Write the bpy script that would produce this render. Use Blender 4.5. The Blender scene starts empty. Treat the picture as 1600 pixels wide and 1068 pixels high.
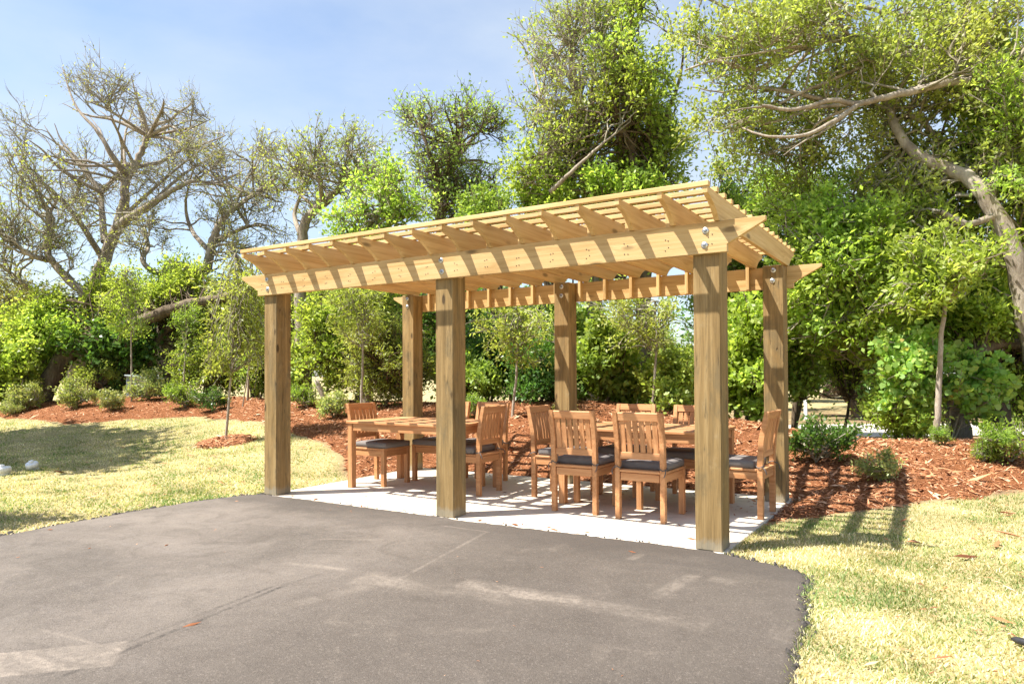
import bpy, math, random
import numpy as np
from math import radians, pi
from mathutils import Vector, Matrix

random.seed(7)
RNG = np.random.default_rng(11)
sc = bpy.context.scene
COL = sc.collection

# ------------------------------------------------------------------ camera
CAM = np.array([6.454, -5.212, 1.30])
YAW, PIT, ROLL, FPX, SH = -0.5545, 0.0157, -0.0045, 1105.4, 34.5
FW = np.array([math.sin(YAW)*math.cos(PIT), math.cos(YAW)*math.cos(PIT), math.sin(PIT)])
_r = np.array([math.cos(YAW), -math.sin(YAW), 0.0]); _u = np.cross(_r, FW)
RT = _r*math.cos(ROLL) + _u*math.sin(ROLL)
UP = -_r*math.sin(ROLL) + _u*math.cos(ROLL)
cam = bpy.data.cameras.new('camera')
cam.sensor_width = 36.0
cam.lens = 36.0*FPX/1600.0
cam.shift_y = SH/1600.0
cam.clip_start = 0.05
cam.clip_end = 3000
camo = bpy.data.objects.new('camera', cam)
camo.matrix_world = Matrix(((RT[0], UP[0], -FW[0], CAM[0]), (RT[1], UP[1], -FW[1], CAM[1]),
                            (RT[2], UP[2], -FW[2], CAM[2]), (0, 0, 0, 1)))
COL.objects.link(camo)
sc.camera = camo

# ------------------------------------------------------------------ light
SUN_DIR = np.array([0.42, 0.40, -1.0]); SUN_DIR /= np.linalg.norm(SUN_DIR)   # the way the light travels
ELEV = math.asin(-SUN_DIR[2])
world = bpy.data.worlds.new('World'); sc.world = world
world.use_nodes = True
wn = world.node_tree.nodes; wl = world.node_tree.links
for n in list(wn): wn.remove(n)
sky = wn.new('ShaderNodeTexSky'); sky.sky_type = 'NISHITA'; sky.sun_disc = False
sky.sun_elevation = ELEV
sky.sun_rotation = math.atan2(-SUN_DIR[0], -SUN_DIR[1])
sky.air_density = 1.0; sky.dust_density = .9; sky.ozone_density = 1.5; sky.altitude = 0
wtc = wn.new('ShaderNodeTexCoord')
wmp = wn.new('ShaderNodeMapping'); wmp.inputs['Scale'].default_value = (1.0, 1.0, 2.6)
wns = wn.new('ShaderNodeTexNoise'); wns.inputs['Scale'].default_value = 1.7; wns.inputs['Detail'].default_value = 7; wns.inputs['Roughness'].default_value = .55
wrp = wn.new('ShaderNodeValToRGB'); wrp.color_ramp.elements[0].position = .34; wrp.color_ramp.elements[0].color = (.06, .06, .06, 1)
wrp.color_ramp.elements[1].position = .70; wrp.color_ramp.elements[1].color = (.66, .66, .66, 1)
wmx = wn.new('ShaderNodeMix'); wmx.data_type = 'RGBA'
wbg = wn.new('ShaderNodeBackground'); wbg.inputs['Strength'].default_value = 0.096
wo = wn.new('ShaderNodeOutputWorld')
wl.new(wtc.outputs['Generated'], wmp.inputs['Vector']); wl.new(wmp.outputs['Vector'], wns.inputs['Vector'])
wl.new(wns.outputs['Fac'], wrp.inputs['Fac'])
wl.new(wrp.outputs['Color'], wmx.inputs['Factor'])
wl.new(sky.outputs['Color'], wmx.inputs['A']); wmx.inputs['B'].default_value = (3.8, 4.15, 4.5, 1)
wl.new(wmx.outputs['Result'], wbg.inputs['Color']); wl.new(wbg.outputs['Background'], wo.inputs['Surface'])

sl = bpy.data.lights.new('sun', 'SUN'); sl.energy = 5.0; sl.angle = radians(0.55); sl.color = (1.0, 0.95, 0.86)
so = bpy.data.objects.new('sun', sl); COL.objects.link(so)
so.rotation_euler = Vector((0, 0, -1)).rotation_difference(Vector(SUN_DIR)).to_euler()
so.location = (0, -10, 20)

sc.view_settings.view_transform = 'Standard'
sc.view_settings.look = 'None'
sc.view_settings.exposure = 1.3
sc.view_settings.gamma = 1.0
sc.render.engine = 'CYCLES'
sc.cycles.max_bounces = 7; sc.cycles.diffuse_bounces = 4; sc.cycles.glossy_bounces = 2
sc.cycles.transmission_bounces = 4; sc.cycles.transparent_max_bounces = 4
sc.cycles.caustics_reflective = False; sc.cycles.caustics_refractive = False
sc.cycles.use_denoising = True
sc.cycles.use_adaptive_sampling = True; sc.cycles.adaptive_threshold = 0.015

# ------------------------------------------------------------------ helpers
def at(px, py, d):
    """point seen at a photo position, a given distance (m) along the view axis"""
    return CAM + (FW + RT*(px-800)/FPX - UP*(py-534-SH)/FPX)*d

def tag(o, label=None, cat=None, group=None, kind=None):
    if label: o['label'] = label
    if cat: o['category'] = cat
    if group: o['group'] = group
    if kind: o['kind'] = kind
    return o

def empty(name, loc=(0, 0, 0), rz=0.0):
    o = bpy.data.objects.new(name, None); o.empty_display_size = .2
    o.location = loc; o.rotation_euler = (0, 0, rz); COL.objects.link(o); return o

def link(name, me, parent=None, loc=(0, 0, 0), rot=(0, 0, 0)):
    o = bpy.data.objects.new(name, me); o.location = loc; o.rotation_euler = rot
    COL.objects.link(o)
    if parent: o.parent = parent
    return o

def copy_tree(o, parent=None):
    c = o.copy(); COL.objects.link(c)
    if parent: c.parent = parent
    for ch in list(o.children): copy_tree(ch, c)
    return c

def np_mesh(name, V, F, mat, rnd=None, smooth=False):
    """V (n,3), F (m,k) all faces of k corners, or a list of such arrays"""
    Fs = F if isinstance(F, list) else [F]
    me = bpy.data.meshes.new(name)
    V = np.ascontiguousarray(V, dtype=np.float32)
    me.vertices.add(len(V)); me.vertices.foreach_set('co', V.ravel())
    idx = np.concatenate([f.ravel() for f in Fs]).astype(np.int32)
    tot = np.concatenate([np.full(len(f), f.shape[1], np.int32) for f in Fs])
    st = np.concatenate([[0], np.cumsum(tot)[:-1]]).astype(np.int32)
    me.loops.add(len(idx)); me.loops.foreach_set('vertex_index', idx)
    me.polygons.add(len(tot)); me.polygons.foreach_set('loop_start', st)
    try: me.polygons.foreach_set('loop_total', tot)
    except Exception: pass
    if smooth: me.polygons.foreach_set('use_smooth', np.ones(len(tot), bool))
    me.update(calc_edges=True)
    if rnd is not None:
        a = me.attributes.new('rnd', 'FLOAT', 'FACE'); a.data.foreach_set('value', np.asarray(rnd, np.float32))
    me.materials.append(mat)
    return me

# ------------------------------------------------------------------ materials
class NG:
    def __init__(s, name):
        s.m = bpy.data.materials.new(name); s.m.use_nodes = True
        s.t = s.m.node_tree; s.n = s.t.nodes; s.l = s.t.links
        for n in list(s.n): s.n.remove(n)
        s.out = s.n.new('ShaderNodeOutputMaterial')
    def node(s, ty, **kw):
        n = s.n.new(ty)
        for k, v in kw.items():
            if k.startswith('i_'):
                key = k[2:].replace('_', ' ')
                s.put(n.inputs[key], v)
            else: setattr(n, k, v)
        return n
    def put(s, sock, v):
        if isinstance(v, bpy.types.NodeSocket): s.l.new(v, sock)
        elif hasattr(v, 'outputs'): s.l.new(v.outputs[0], sock)
        else:
            if isinstance(v, (tuple, list)) and len(v) == 3 and sock.type == 'RGBA': v = (*v, 1)
            sock.default_value = v
    def ramp(s, fac, *stops, interp='LINEAR'):
        r = s.n.new('ShaderNodeValToRGB'); s.put(r.inputs[0], fac); cr = r.color_ramp; cr.interpolation = interp
        while len(cr.elements) < len(stops): cr.elements.new(.5)
        for e, (p, c) in zip(cr.elements, stops):
            e.position = p; e.color = (*c, 1) if not isinstance(c, (int, float)) else (c, c, c, 1)
        return r.outputs[0]
    def noise(s, vec, scale, detail=4, rough=.55, dist=0.0):
        n = s.node('ShaderNodeTexNoise'); s.put(n.inputs['Vector'], vec); n.inputs['Scale'].default_value = scale
        n.inputs['Detail'].default_value = detail; n.inputs['Roughness'].default_value = rough; n.inputs['Distortion'].default_value = dist
        return n.outputs['Fac']
    def mix(s, f, a, b, mode='MIX'):
        n = s.node('ShaderNodeMix', data_type='RGBA', blend_type=mode)
        s.put(n.inputs['Factor'], f); s.put(n.inputs['A'], a); s.put(n.inputs['B'], b); return n.outputs['Result']
    def math(s, op, a, b=0.0, c=None, clamp=False):
        n = s.node('ShaderNodeMath', operation=op, use_clamp=clamp); s.put(n.inputs[0], a); s.put(n.inputs[1], b)
        if c is not None: s.put(n.inputs[2], c)
        return n.outputs[0]
    def mapr(s, v, a, b, c=0., d=1., smooth=True):
        n = s.node('ShaderNodeMapRange'); n.interpolation_type = 'SMOOTHSTEP' if smooth else 'LINEAR'
        s.put(n.inputs['Value'], v)
        for k, x in zip(('From Min', 'From Max', 'To Min', 'To Max'), (a, b, c, d)): n.inputs[k].default_value = x
        return n.outputs[0]
    def mapping(s, vec, scale=(1, 1, 1), loc=(0, 0, 0), rot=(0, 0, 0)):
        n = s.node('ShaderNodeMapping'); s.put(n.inputs['Vector'], vec)
        s.put(n.inputs['Scale'], scale); s.put(n.inputs['Location'], loc); s.put(n.inputs['Rotation'], rot); return n.outputs[0]
    def bump(s, h, strength=.3, dist=.01):
        n = s.node('ShaderNodeBump'); n.inputs['Strength'].default_value = strength; n.inputs['Distance'].default_value = dist
        s.put(n.inputs['Height'], h); return n.outputs[0]
    def principled(s, color, rough=.6, normal=None, spec=.4, **kw):
        p = s.node('ShaderNodeBsdfPrincipled'); s.put(p.inputs['Base Color'], color); s.put(p.inputs['Roughness'], rough)
        p.inputs['Specular IOR Level'].default_value = spec
        for k, v in kw.items(): s.put(p.inputs[k], v)
        if normal is not None: s.put(p.inputs['Normal'], normal)
        return p.outputs[0]
    def done(s, sh): s.l.new(sh, s.out.inputs['Surface']); return s.m
    def obj(s): return s.node('ShaderNodeTexCoord').outputs['Object']
    def rand(s): return s.node('ShaderNodeObjectInfo').outputs['Random']
    def rnd(s):
        n = s.node('ShaderNodeAttribute'); n.attribute_name = 'rnd'; return n.outputs['Fac']

def wood(name, c_dark, c_mid, c_light, knots=.5, rough=.6, grain=1.0, weather=None, vary=.25, bump=.25):
    g = NG(name); oc = g.obj(); rn = g.rand()
    off = g.node('ShaderNodeCombineXYZ'); g.put(off.inputs[0], g.math('MULTIPLY', rn, 37.0)); g.put(off.inputs[1], g.math('MULTIPLY', rn, 19.0)); g.put(off.inputs[2], g.math('MULTIPLY', rn, 53.0))
    add = g.node('ShaderNodeVectorMath', operation='ADD'); g.put(add.inputs[0], oc); g.put(add.inputs[1], off.outputs[0]); v = add.outputs[0]
    kn = g.node('ShaderNodeTexVoronoi', feature='F1'); g.put(kn.inputs['Vector'], g.mapping(v, (1.9, 5.5, 5.5))); kn.inputs['Scale'].default_value = 1.0
    kd = kn.outputs['Distance']
    warp = g.mapr(kd, 0.0, .35, .5, 0.0)
    wv = g.node('ShaderNodeVectorMath', operation='ADD'); g.put(wv.inputs[0], v)
    cx = g.node('ShaderNodeCombineXYZ'); g.put(cx.inputs[1], g.math('MULTIPLY', warp, .05)); g.put(cx.inputs[2], g.math('MULTIPLY', warp, .06)); g.put(wv.inputs[1], cx.outputs[0])
    n1 = g.noise(g.mapping(wv.outputs[0], (1.1*grain, 26*grain, 26*grain)), 1.0, 5, .6, .6)
    n2 = g.noise(g.mapping(wv.outputs[0], (2.5*grain, 110*grain, 110*grain)), 1.0, 3, .6)
    n3 = g.noise(g.mapping(v, (1.5, 6, 6)), 1.0, 3, .5)
    col = g.ramp(n1, (.30, c_dark), (.5, c_mid), (.72, c_light))
    col = g.mix(g.mapr(n2, .35, .7, .0, .35), col, c_dark)
    col = g.mix(g.mapr(n3, .4, .75, 0, .45), col, c_light)
    if knots:
        col = g.mix(g.mapr(kd, .06, .17, knots, 0.0), col, tuple(x*.25 for x in c_dark))
    if weather:
        nw = g.noise(g.mapping(v, (2.2, 7, 7)), 1.0, 6, .65)
        col = g.mix(g.mapr(nw, .42, .7, 0, .75), col, weather)
    hs = g.node('ShaderNodeHueSaturation'); g.put(hs.inputs['Color'], col); g.put(hs.inputs['Value'], g.math('MULTIPLY_ADD', rn, vary, 1-vary/2)); hs.inputs['Saturation'].default_value = 1.0
    return g.done(g.principled(hs.outputs[0], rough, g.bump(n2, bump, .004), .3))

M = {}
M['pine'] = wood('new_pine', (.42, .25, .09), (.59, .395, .17), (.68, .50, .255), knots=.7)
def post_wood():
    g = NG('treated_post'); oc = g.obj(); rn = g.rand()
    off = g.node('ShaderNodeCombineXYZ')
    for i_, k_ in enumerate((31.0, 17.0, 43.0)): g.put(off.inputs[i_], g.math('MULTIPLY', rn, k_))
    add = g.node('ShaderNodeVectorMath', operation='ADD'); g.put(add.inputs[0], oc); g.put(add.inputs[1], off.outputs[0]); v = add.outputs[0]
    n1 = g.noise(g.mapping(v, (.9, 15, 15)), 1.0, 6, .65, .9); n2 = g.noise(g.mapping(v, (3, 90, 90)), 1.0, 4, .65)
    n3 = g.noise(g.mapping(v, (1.6, 5, 5)), 1.0, 6, .7, .6); n4 = g.noise(g.mapping(v, (7, 11, 11)), 1.0, 5, .7)
    col = g.ramp(n1, (.28, (.150, .094, .034)), (.5, (.285, .187, .077)), (.72, (.39, .275, .128)))
    col = g.mix(g.mapr(n3, .46, .66, 0, .7), col, (.155, .118, .062))
    col = g.mix(g.mapr(n4, .56, .74, 0, .45), col, (.36, .275, .15))
    col = g.mix(g.mapr(n2, .45, .7, 0, .45), col, (.11, .072, .030))
    kn = g.node('ShaderNodeTexVoronoi', feature='F1'); g.put(kn.inputs['Vector'], g.mapping(v, (2.4, 6.5, 6.5))); kn.inputs['Scale'].default_value = 1.0
    kd = g.math('ADD', kn.outputs['Distance'], g.math('MULTIPLY', g.math('SUBTRACT', n4, .5), .12))
    col = g.mix(g.mapr(kd, .07, .15, .85, 0.0), col, (.045, .026, .012))
    cr = g.noise(g.mapping(v, (.55, 21, 21)), 1.0, 2, .4, .5)
    crack = g.mapr(g.math('ABSOLUTE', g.math('SUBTRACT', cr, .57)), .0, .010, 1, 0)
    crack = g.math('MULTIPLY', crack, g.mapr(n3, .45, .6, 0, 1))
    col = g.mix(g.math('MULTIPLY', crack, .85), col, (.03, .02, .012))
    sx = g.node('ShaderNodeSeparateXYZ'); g.put(sx.inputs[0], oc)
    foot = g.mapr(g.math('ADD', sx.outputs[0], g.math('MULTIPLY', g.math('SUBTRACT', n4, .5), .16)), -1.16, -1.10, 1, 0)
    col = g.mix(g.math('MULTIPLY', foot, .55), col, (.30, .28, .22))
    h = g.math('SUBTRACT', g.math('ADD', n2, g.math('MULTIPLY', n1, .6)), g.math('MULTIPLY', crack, 1.5))
    return g.done(g.principled(col, .75, g.bump(h, .45, .006), .25))
M['post'] = post_wood()
M['teak'] = wood('teak', (.36, .155, .060), (.51, .248, .108), (.62, .335, .162), knots=.0, rough=.5, grain=1.4, vary=.22, bump=.12)
M['stake'] = wood('stake_wood', (.30, .22, .13), (.46, .36, .24), (.55, .45, .32), knots=.2)

def simple(name, c, rough=.5, metal=0.0, nscale=30, amt=.15, bump=.1, spec=.4):
    g = NG(name); n = g.noise(g.obj(), nscale, 5, .6)
    col = g.mix(g.mapr(n, .3, .7, 0, 1), tuple(x*(1-amt) for x in c), tuple(min(1, x*(1+amt)) for x in c))
    return g.done(g.principled(col, rough, g.bump(n, bump, .003), spec, Metallic=metal))
M['steel'] = simple('galvanised_steel', (.62, .64, .66), .35, .9)
M['bolt'] = simple('bolt_steel', (.30, .31, .33), .4, .9)
M['dark_steel'] = simple('dark_nail', (.06, .05, .05), .6, .4)
M['white_pvc'] = simple('white_plastic', (.78, .79, .80), .4)
M['black_pvc'] = simple('black_plastic', (.03, .03, .033), .35)
M['box_green'] = simple('grey_green_box', (.20, .245, .25), .5)
M['strap'] = simple('strap_fabric', (.12, .11, .11), .9)
M['siding'] = simple('house_siding', (.55, .56, .55), .6)
M['roofing'] = simple('roof_shingle', (.10, .095, .09), .9, nscale=60, amt=.4)
M['glass'] = simple('window_glass', (.04, .05, .06), .08)

def fabric():
    g = NG('cushion_fabric'); oc = g.obj()
    w = g.node('ShaderNodeTexNoise'); g.put(w.inputs['Vector'], g.mapping(oc, (300, 300, 300))); w.inputs['Scale'].default_value = 1.0
    n = g.noise(oc, 9, 4)
    col = g.mix(n, (.15, .135, .13), (.225, .205, .195))
    return g.done(g.principled(col, .85, g.bump(w.outputs['Fac'], .3, .002), .2))
M['fabric'] = fabric()

def bark(name, c1, c2, c3, scale=1.0):
    g = NG(name); oc = g.obj()
    n1 = g.noise(g.mapping(oc, (7*scale, 7*scale, 2.2*scale)), 1.0, 6, .65, .5)
    n2 = g.noise(g.mapping(oc, (38*scale, 38*scale, 10*scale)), 1.0, 5, .7)
    n3 = g.noise(oc, 1.6*scale, 3)
    col = g.ramp(n1, (.3, c1), (.52, c2), (.72, c3))
    col = g.mix(g.mapr(n2, .4, .65, 0, .5), col, c1)
    col = g.mix(g.mapr(n3, .5, .7, 0, .5), col, c3)
    return g.done(g.principled(col, .9, g.bump(g.math('ADD', n1, g.math('MULTIPLY', n2, .5)), .6, .03), .15))
M['bark_grey'] = bark('bark_grey', (.17, .135, .10), (.36, .305, .245), (.50, .445, .375))
M['bark_dark'] = bark('bark_dark', (.07, .05, .032), (.17, .13, .09), (.29, .235, .17))
M['bark_pale'] = bark('bark_pale', (.24, .19, .14), (.42, .36, .29), (.56, .51, .44), 2.0)
M['bark_twig'] = bark('bark_twig', (.19, .165, .115), (.32, .285, .215), (.44, .405, .325))

def leaf(name, c1, c2, c3, trans=.4, rough=.42, accent=None, spec=.35):
    g = NG(name); r = g.rnd()
    stops = [(0.0, c1), (.5, c2), (.92, c3)]
    if accent: stops.append((1.0, accent))
    col = g.ramp(r, *stops)
    nz = g.noise(g.obj(), 1.5, 3, .6); nz2 = g.noise(g.obj(), .5, 2, .5)
    hv = g.node('ShaderNodeHueSaturation'); g.put(hv.inputs['Color'], col)
    g.put(hv.inputs['Value'], g.math('MULTIPLY', g.mapr(nz, .3, .7, .74, 1.22), g.math('MULTIPLY_ADD', g.rand(), .24, .88)))
    g.put(hv.inputs['Hue'], g.math('ADD', g.mapr(nz2, .3, .7, .483, .508), g.math('MULTIPLY_ADD', g.rand(), .018, -.009)))
    g.put(hv.inputs['Saturation'], g.mapr(nz, .3, .7, .98, .86))
    col = hv.outputs[0]
    p = g.principled(col, rough, None, spec)
    t = g.node('ShaderNodeBsdfTranslucent')
    g.put(t.inputs['Color'], g.mix(.6, col, (1.0, 1.0, .25), 'MULTIPLY'))
    hs = g.node('ShaderNodeHueSaturation'); g.put(hs.inputs['Color'], t.inputs['Color'].links[0].from_socket); hs.inputs['Value'].default_value = 1.7
    g.put(t.inputs['Color'], hs.outputs[0])
    mx = g.node('ShaderNodeMixShader'); mx.inputs[0].default_value = trans
    g.l.new(p, mx.inputs[1]); g.l.new(t.outputs[0], mx.inputs[2])
    return g.done(mx.outputs[0])
M['leaf_bright'] = leaf('leaf_bright', (.16, .26, .028), (.28, .40, .046), (.39, .49, .078), trans=.56)
M['leaf_yellow'] = leaf('leaf_yellow', (.20, .27, .038), (.31, .39, .06), (.41, .48, .10), trans=.47)
M['leaf_mid'] = leaf('leaf_mid', (.115, .215, .024), (.205, .32, .038), (.29, .40, .056), trans=.5)
M['leaf_dark'] = leaf('leaf_dark', (.05, .125, .018), (.09, .20, .028), (.15, .27, .045), trans=.4, rough=.32)
M['leaf_olive'] = leaf('leaf_olive', (.17, .185, .05), (.255, .27, .07), (.35, .36, .10), trans=.42)
M['leaf_azalea'] = leaf('leaf_azalea', (.14, .22, .045), (.30, .37, .10), (.47, .48, .18), trans=.35, accent=(.50, .36, .14))
M['leaf_redbud'] = leaf('leaf_redbud', (.15, .32, .06), (.27, .43, .085), (.40, .47, .10), trans=.48, rough=.38, accent=(.52, .32, .09))
M['grass'] = leaf('grass_blades', (.125, .21, .04), (.40, .37, .155), (.70, .61, .41), trans=.35, rough=.6)
def chipmat():
    g = NG('mulch_chip'); r = g.rnd()
    col = g.ramp(r, (0, (.14, .050, .022)), (.35, (.36, .145, .064)), (.7, (.55, .275, .145)), (1.0, (.74, .52, .36)))
    return g.done(g.principled(col, .8, None, .2))
M['chip'] = chipmat()

def ground_mat():
    g = NG('ground'); oc = g.obj()
    a = g.node('ShaderNodeAttribute'); a.attribute_name = 'lawn'
    n1 = g.noise(oc, 1.3, 5, .6); n2 = g.noise(oc, 26, 6, .7); n3 = g.noise(oc, 120, 4, .7)
    lawn = g.ramp(n1, (.36, (.20, .20, .06)), (.52, (.40, .33, .14)), (.68, (.50, .41, .21)))
    lawn = g.mix(g.mapr(n2, .35, .62, 0, .7), lawn, (.22, .16, .075))
    lawn = g.mix(g.mapr(n3, .4, .62, 0, .6), lawn, (.52, .44, .28))
    dirt = g.ramp(n2, (.3, (.10, .065, .035)), (.55, (.24, .16, .09)), (.75, (.36, .27, .17)))
    dirt = g.mix(g.mapr(n1, .45, .65, 0, .6), dirt, (.34, .30, .15))
    col = g.mix(a.outputs['Fac'], dirt, lawn)
    return g.done(g.principled(col, .95, g.bump(n3, .5, .02), .1))
M['ground'] = ground_mat()

def mulch_mat():
    g = NG('mulch'); oc = g.obj()
    v = g.node('ShaderNodeTexVoronoi'); g.put(v.inputs['Vector'], g.mapping(oc, (40, 70, 60))); v.inputs['Randomness'].default_value = 1.0
    n1 = g.noise(oc, 2.2, 4, .6); n2 = g.noise(oc, 60, 5, .75, .8)
    sep = g.node('ShaderNodeSeparateColor'); g.put(sep.inputs[0], v.outputs['Color'])
    col = g.ramp(sep.outputs[0], (.1, (.14, .046, .019)), (.5, (.33, .125, .052)), (.9, (.46, .215, .10)))
    col = g.mix(g.mapr(n2, .4, .6, .0, .8), col, (.06, .02, .008))
    col = g.mix(g.mapr(n1, .45, .65, 0, .4), col, (.20, .075, .028))
    return g.done(g.principled(col, .95, g.bump(n2, .8, .03), .1))
M['mulch'] = mulch_mat()

def concrete_mat():
    g = NG('concrete'); oc = g.obj()
    n1 = g.noise(oc, 1.7, 6, .6); n2 = g.noise(oc, 45, 6, .7); n3 = g.noise(oc, 6, 5, .65, .5)
    col = g.ramp(n1, (.3, (.53, .46, .375)), (.55, (.61, .545, .455)), (.75, (.67, .61, .525)))
    col = g.mix(g.mapr(n3, .52, .72, 0, .6), col, (.40, .35, .28))
    col = g.mix(g.mapr(n2, .3, .7, 0, .15), col, (.36, .34, .31))
    return g.done(g.principled(col, .85, g.bump(n2, .25, .004), .2))
M['concrete'] = concrete_mat()
def sand_mat():
    g = NG('pale_road'); oc = g.obj()
    n1 = g.noise(oc, .6, 5, .6); n2 = g.noise(oc, 18, 5, .7)
    col = g.ramp(n1, (.3, (.40, .36, .30)), (.7, (.55, .51, .45)))
    col = g.mix(g.mapr(n2, .3, .7, 0, .25), col, (.30, .26, .21))
    return g.done(g.principled(col, .95, None, .1))
M['sand'] = sand_mat()

def asphalt_mat():
    g = NG('asphalt'); oc = g.obj()
    n0 = g.noise(oc, .55, 5, .6, .8); n1 = g.noise(g.mapping(oc, (1.2, 2.6, 1), rot=(0, 0, .5)), 1.0, 6, .65, 1.0)
    n2 = g.noise(oc, 230, 3, .8); n3 = g.noise(oc, 34, 5, .7); n4 = g.noise(oc, 9, 5, .7, 1.0)
    vor = g.node('ShaderNodeTexVoronoi', feature='F1'); g.put(vor.inputs['Vector'], oc); vor.inputs['Scale'].default_value = 130
    sepv = g.node('ShaderNodeSeparateColor'); g.put(sepv.inputs[0], vor.outputs['Color'])
    col = g.ramp(n0, (.32, (.090, .075, .063)), (.5, (.140, .117, .099)), (.68, (.190, .160, .136)))
    col = g.mix(g.mapr(n1, .5, .78, 0, .55), col, (.185, .160, .142))
    col = g.mix(g.mapr(n4, .50, .66, 0, .22), col, (.045, .041, .041))
    col = g.mix(g.mapr(n3, .66, .82, 0, .3), col, (.25, .215, .185))
    col = g.mix(g.mapr(sepv.outputs[0], .55, 1.0, 0, .35), col, (.165, .142, .125))
    col = g.mix(g.mapr(sepv.outputs[1], .96, 1.0, 0, .4), col, (.27, .23, .195))
    sx = g.node('ShaderNodeSeparateXYZ'); g.put(sx.inputs[0], oc)
    X, Y = sx.outputs[0], sx.outputs[1]
    newer = g.mapr(g.math('ADD', X, g.math('MULTIPLY', g.math('SUBTRACT', n0, .5), 2.4)), 2.5, 4.1)     # the fresher, darker strip nearest the lawn
    col = g.mix(g.math('MULTIPLY', newer, .66), col, (.064, .052, .042))
    n5 = g.noise(oc, 75, 4, .75); n6 = g.noise(oc, 2.4, 6, .7, 1.2)
    col = g.mix(g.mapr(n6, .46, .70, 0, .50), col, (.070, .057, .047))
    col = g.mix(g.mapr(n6, .44, .26, 0, .40), col, (.23, .19, .155))
    col = g.mix(g.mapr(n5, .52, .70, 0, .55), col, (.050, .041, .034))
    col = g.mix(g.mapr(n5, .47, .30, 0, .38), col, (.25, .213, .183))
    col = g.mix(g.mapr(sepv.outputs[2], .985, 1.0, 0, .22), col, (.30, .26, .22))
    col = g.mix(g.mapr(n2, .52, .72, 0, .45), col, (.036, .030, .026))
    def band(x0, y0, x1, y1, w, soft, wob=.03):
        """mask of a straight strip from one point to another on the drive"""
        L = math.hypot(x1-x0, y1-y0); dx, dy = (x1-x0)/L, (y1-y0)/L
        u = g.math('ADD', g.math('MULTIPLY', g.math('SUBTRACT', X, x0), dx), g.math('MULTIPLY', g.math('SUBTRACT', Y, y0), dy))
        v = g.math('ADD', g.math('MULTIPLY', g.math('SUBTRACT', X, x0), -dy), g.math('MULTIPLY', g.math('SUBTRACT', Y, y0), dx))
        v = g.math('ADD', v, g.math('MULTIPLY', g.math('SUBTRACT', n4, .5), wob))
        a = g.mapr(g.math('ABSOLUTE', v), w*.5, w*.5+soft, 1, 0)
        b = g.mapr(g.math('ABSOLUTE', g.math('SUBTRACT', u, L/2)), L/2-.02, L/2+.03, 1, 0)
        return g.math('MULTIPLY', a, b)
    fresh = g.mapr(g.math('ADD', Y, g.math('MULTIPLY', g.math('SUBTRACT', n1, .5), 1.2)), -.75, -.25)
    col = g.mix(g.math('MULTIPLY', fresh, .5), col, (.058, .049, .043))
    patch = g.math('MULTIPLY', g.mapr(n3, .38, .6, .35, .9), g.mapr(n1, .35, .62, .15, 1.0))
    for (x0, y0, x1, y1, w, s, k, c) in BANDS:
        m_ = g.math('MULTIPLY', g.math('MULTIPLY', band(x0, y0, x1, y1, w, s), patch), k)
        col = g.mix(m_, col, c)
    h = g.math('ADD', g.math('MULTIPLY', n2, .5), g.math('MULTIPLY', vor.outputs['Distance'], 60/130))
    return g.done(g.principled(col, .82, g.bump(h, .75, .006), .35))

def gnd0(px, py, z=0.0):
    d = FW + RT*(px-800)/FPX - UP*(py-534-SH)/FPX
    p = CAM + d*((z-CAM[2])/d[2]); return p
def _b(p, q, w, s, k, c):
    a, b = gnd0(*p), gnd0(*q); return (a[0], a[1], b[0], b[1], w, s, k, c)
DUST = (.27, .225, .185); DARK = (.045, .038, .033)
BANDS = [
    _b((95, 1060), (440, 918), .006, .022, 1.25, DARK), _b((60, 1060), (425, 918), .006, .022, 1.1, DARK),
    _b((440, 918), (500, 898), .01, .03, .4, DARK),
    _b((-60, 1046), (185, 1022), .30, .012, .95, DUST), _b((60, 985), (190, 1017), .008, .012, 1.0, DUST),
    _b((440, 880), (540, 891), .012, .05, .7, DUST), _b((500, 843), (585, 844), .01, .03, .6, DUST),
    _b((720, 912), (1105, 978), .04, .12, .62, DUST), _b((560, 905), (900, 945), .10, .16, .5, DUST),
    _b((620, 908), (760, 832), .008, .02, .5, DUST), _b((690, 822), (765, 832), .008, .02, .5, DUST),
    _b((1020, 935), (1085, 900), .03, .06, .5, DUST), _b((420, 955), (650, 900), .02, .08, .35, DUST),
    _b((985, 875), (1005, 866), .03, .03, .5, DUST), _b((1110, 905), (1150, 912), .05, .06, .45, DUST),
]
M['asphalt'] = asphalt_mat()

# ------------------------------------------------------------------ terrain
CP = [(-1.24, 2.16, .25), (-2.67, 2.69, .37), (-5.55, 3.25, .48), (-7.88, 2.98, .47), (-8.47, 2.03, .38), (-11.26, 2.07, .38),
      (-4.14, 3.89, .70), (-7.68, 4.28, .71), (-10.49, 3.71, .72), (-12.97, 2.77, .55), (-2.94, 4.51, .67), (-.68, 4.27, .62),
      (1.09, 4.18, .57), (2.64, 4.44, .56), (4.19, 4.7, .47), (5.09, 5.14, .39), (6.19, 5.82, .36), (7.26, 6.13, .40),
      (5.94, 3.43, .15), (5.77, 1.98, .03), (6.26, 2.63, .07), (7.06, 3.42, .14), (-3.32, 1.93, .29), (-4.3, -.79, .02),
      (-4.44, .53, .10), (8.6, 6.2, .44), (8.6, 3.4, .2)]
for x in (-.1, 1.2, 2.5, 3.8, 5.1):
    for y in (0, 1.3, 2.75): CP.append((x, y, 0))
for x in (-1.2, 1, 3.5, 6.5, 8.5):
    for y in (-7, -4, -2): CP.append((x, y, 0))
for x in (6.2, 7.5, 9): CP.append((x, .3, 0.0))
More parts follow.
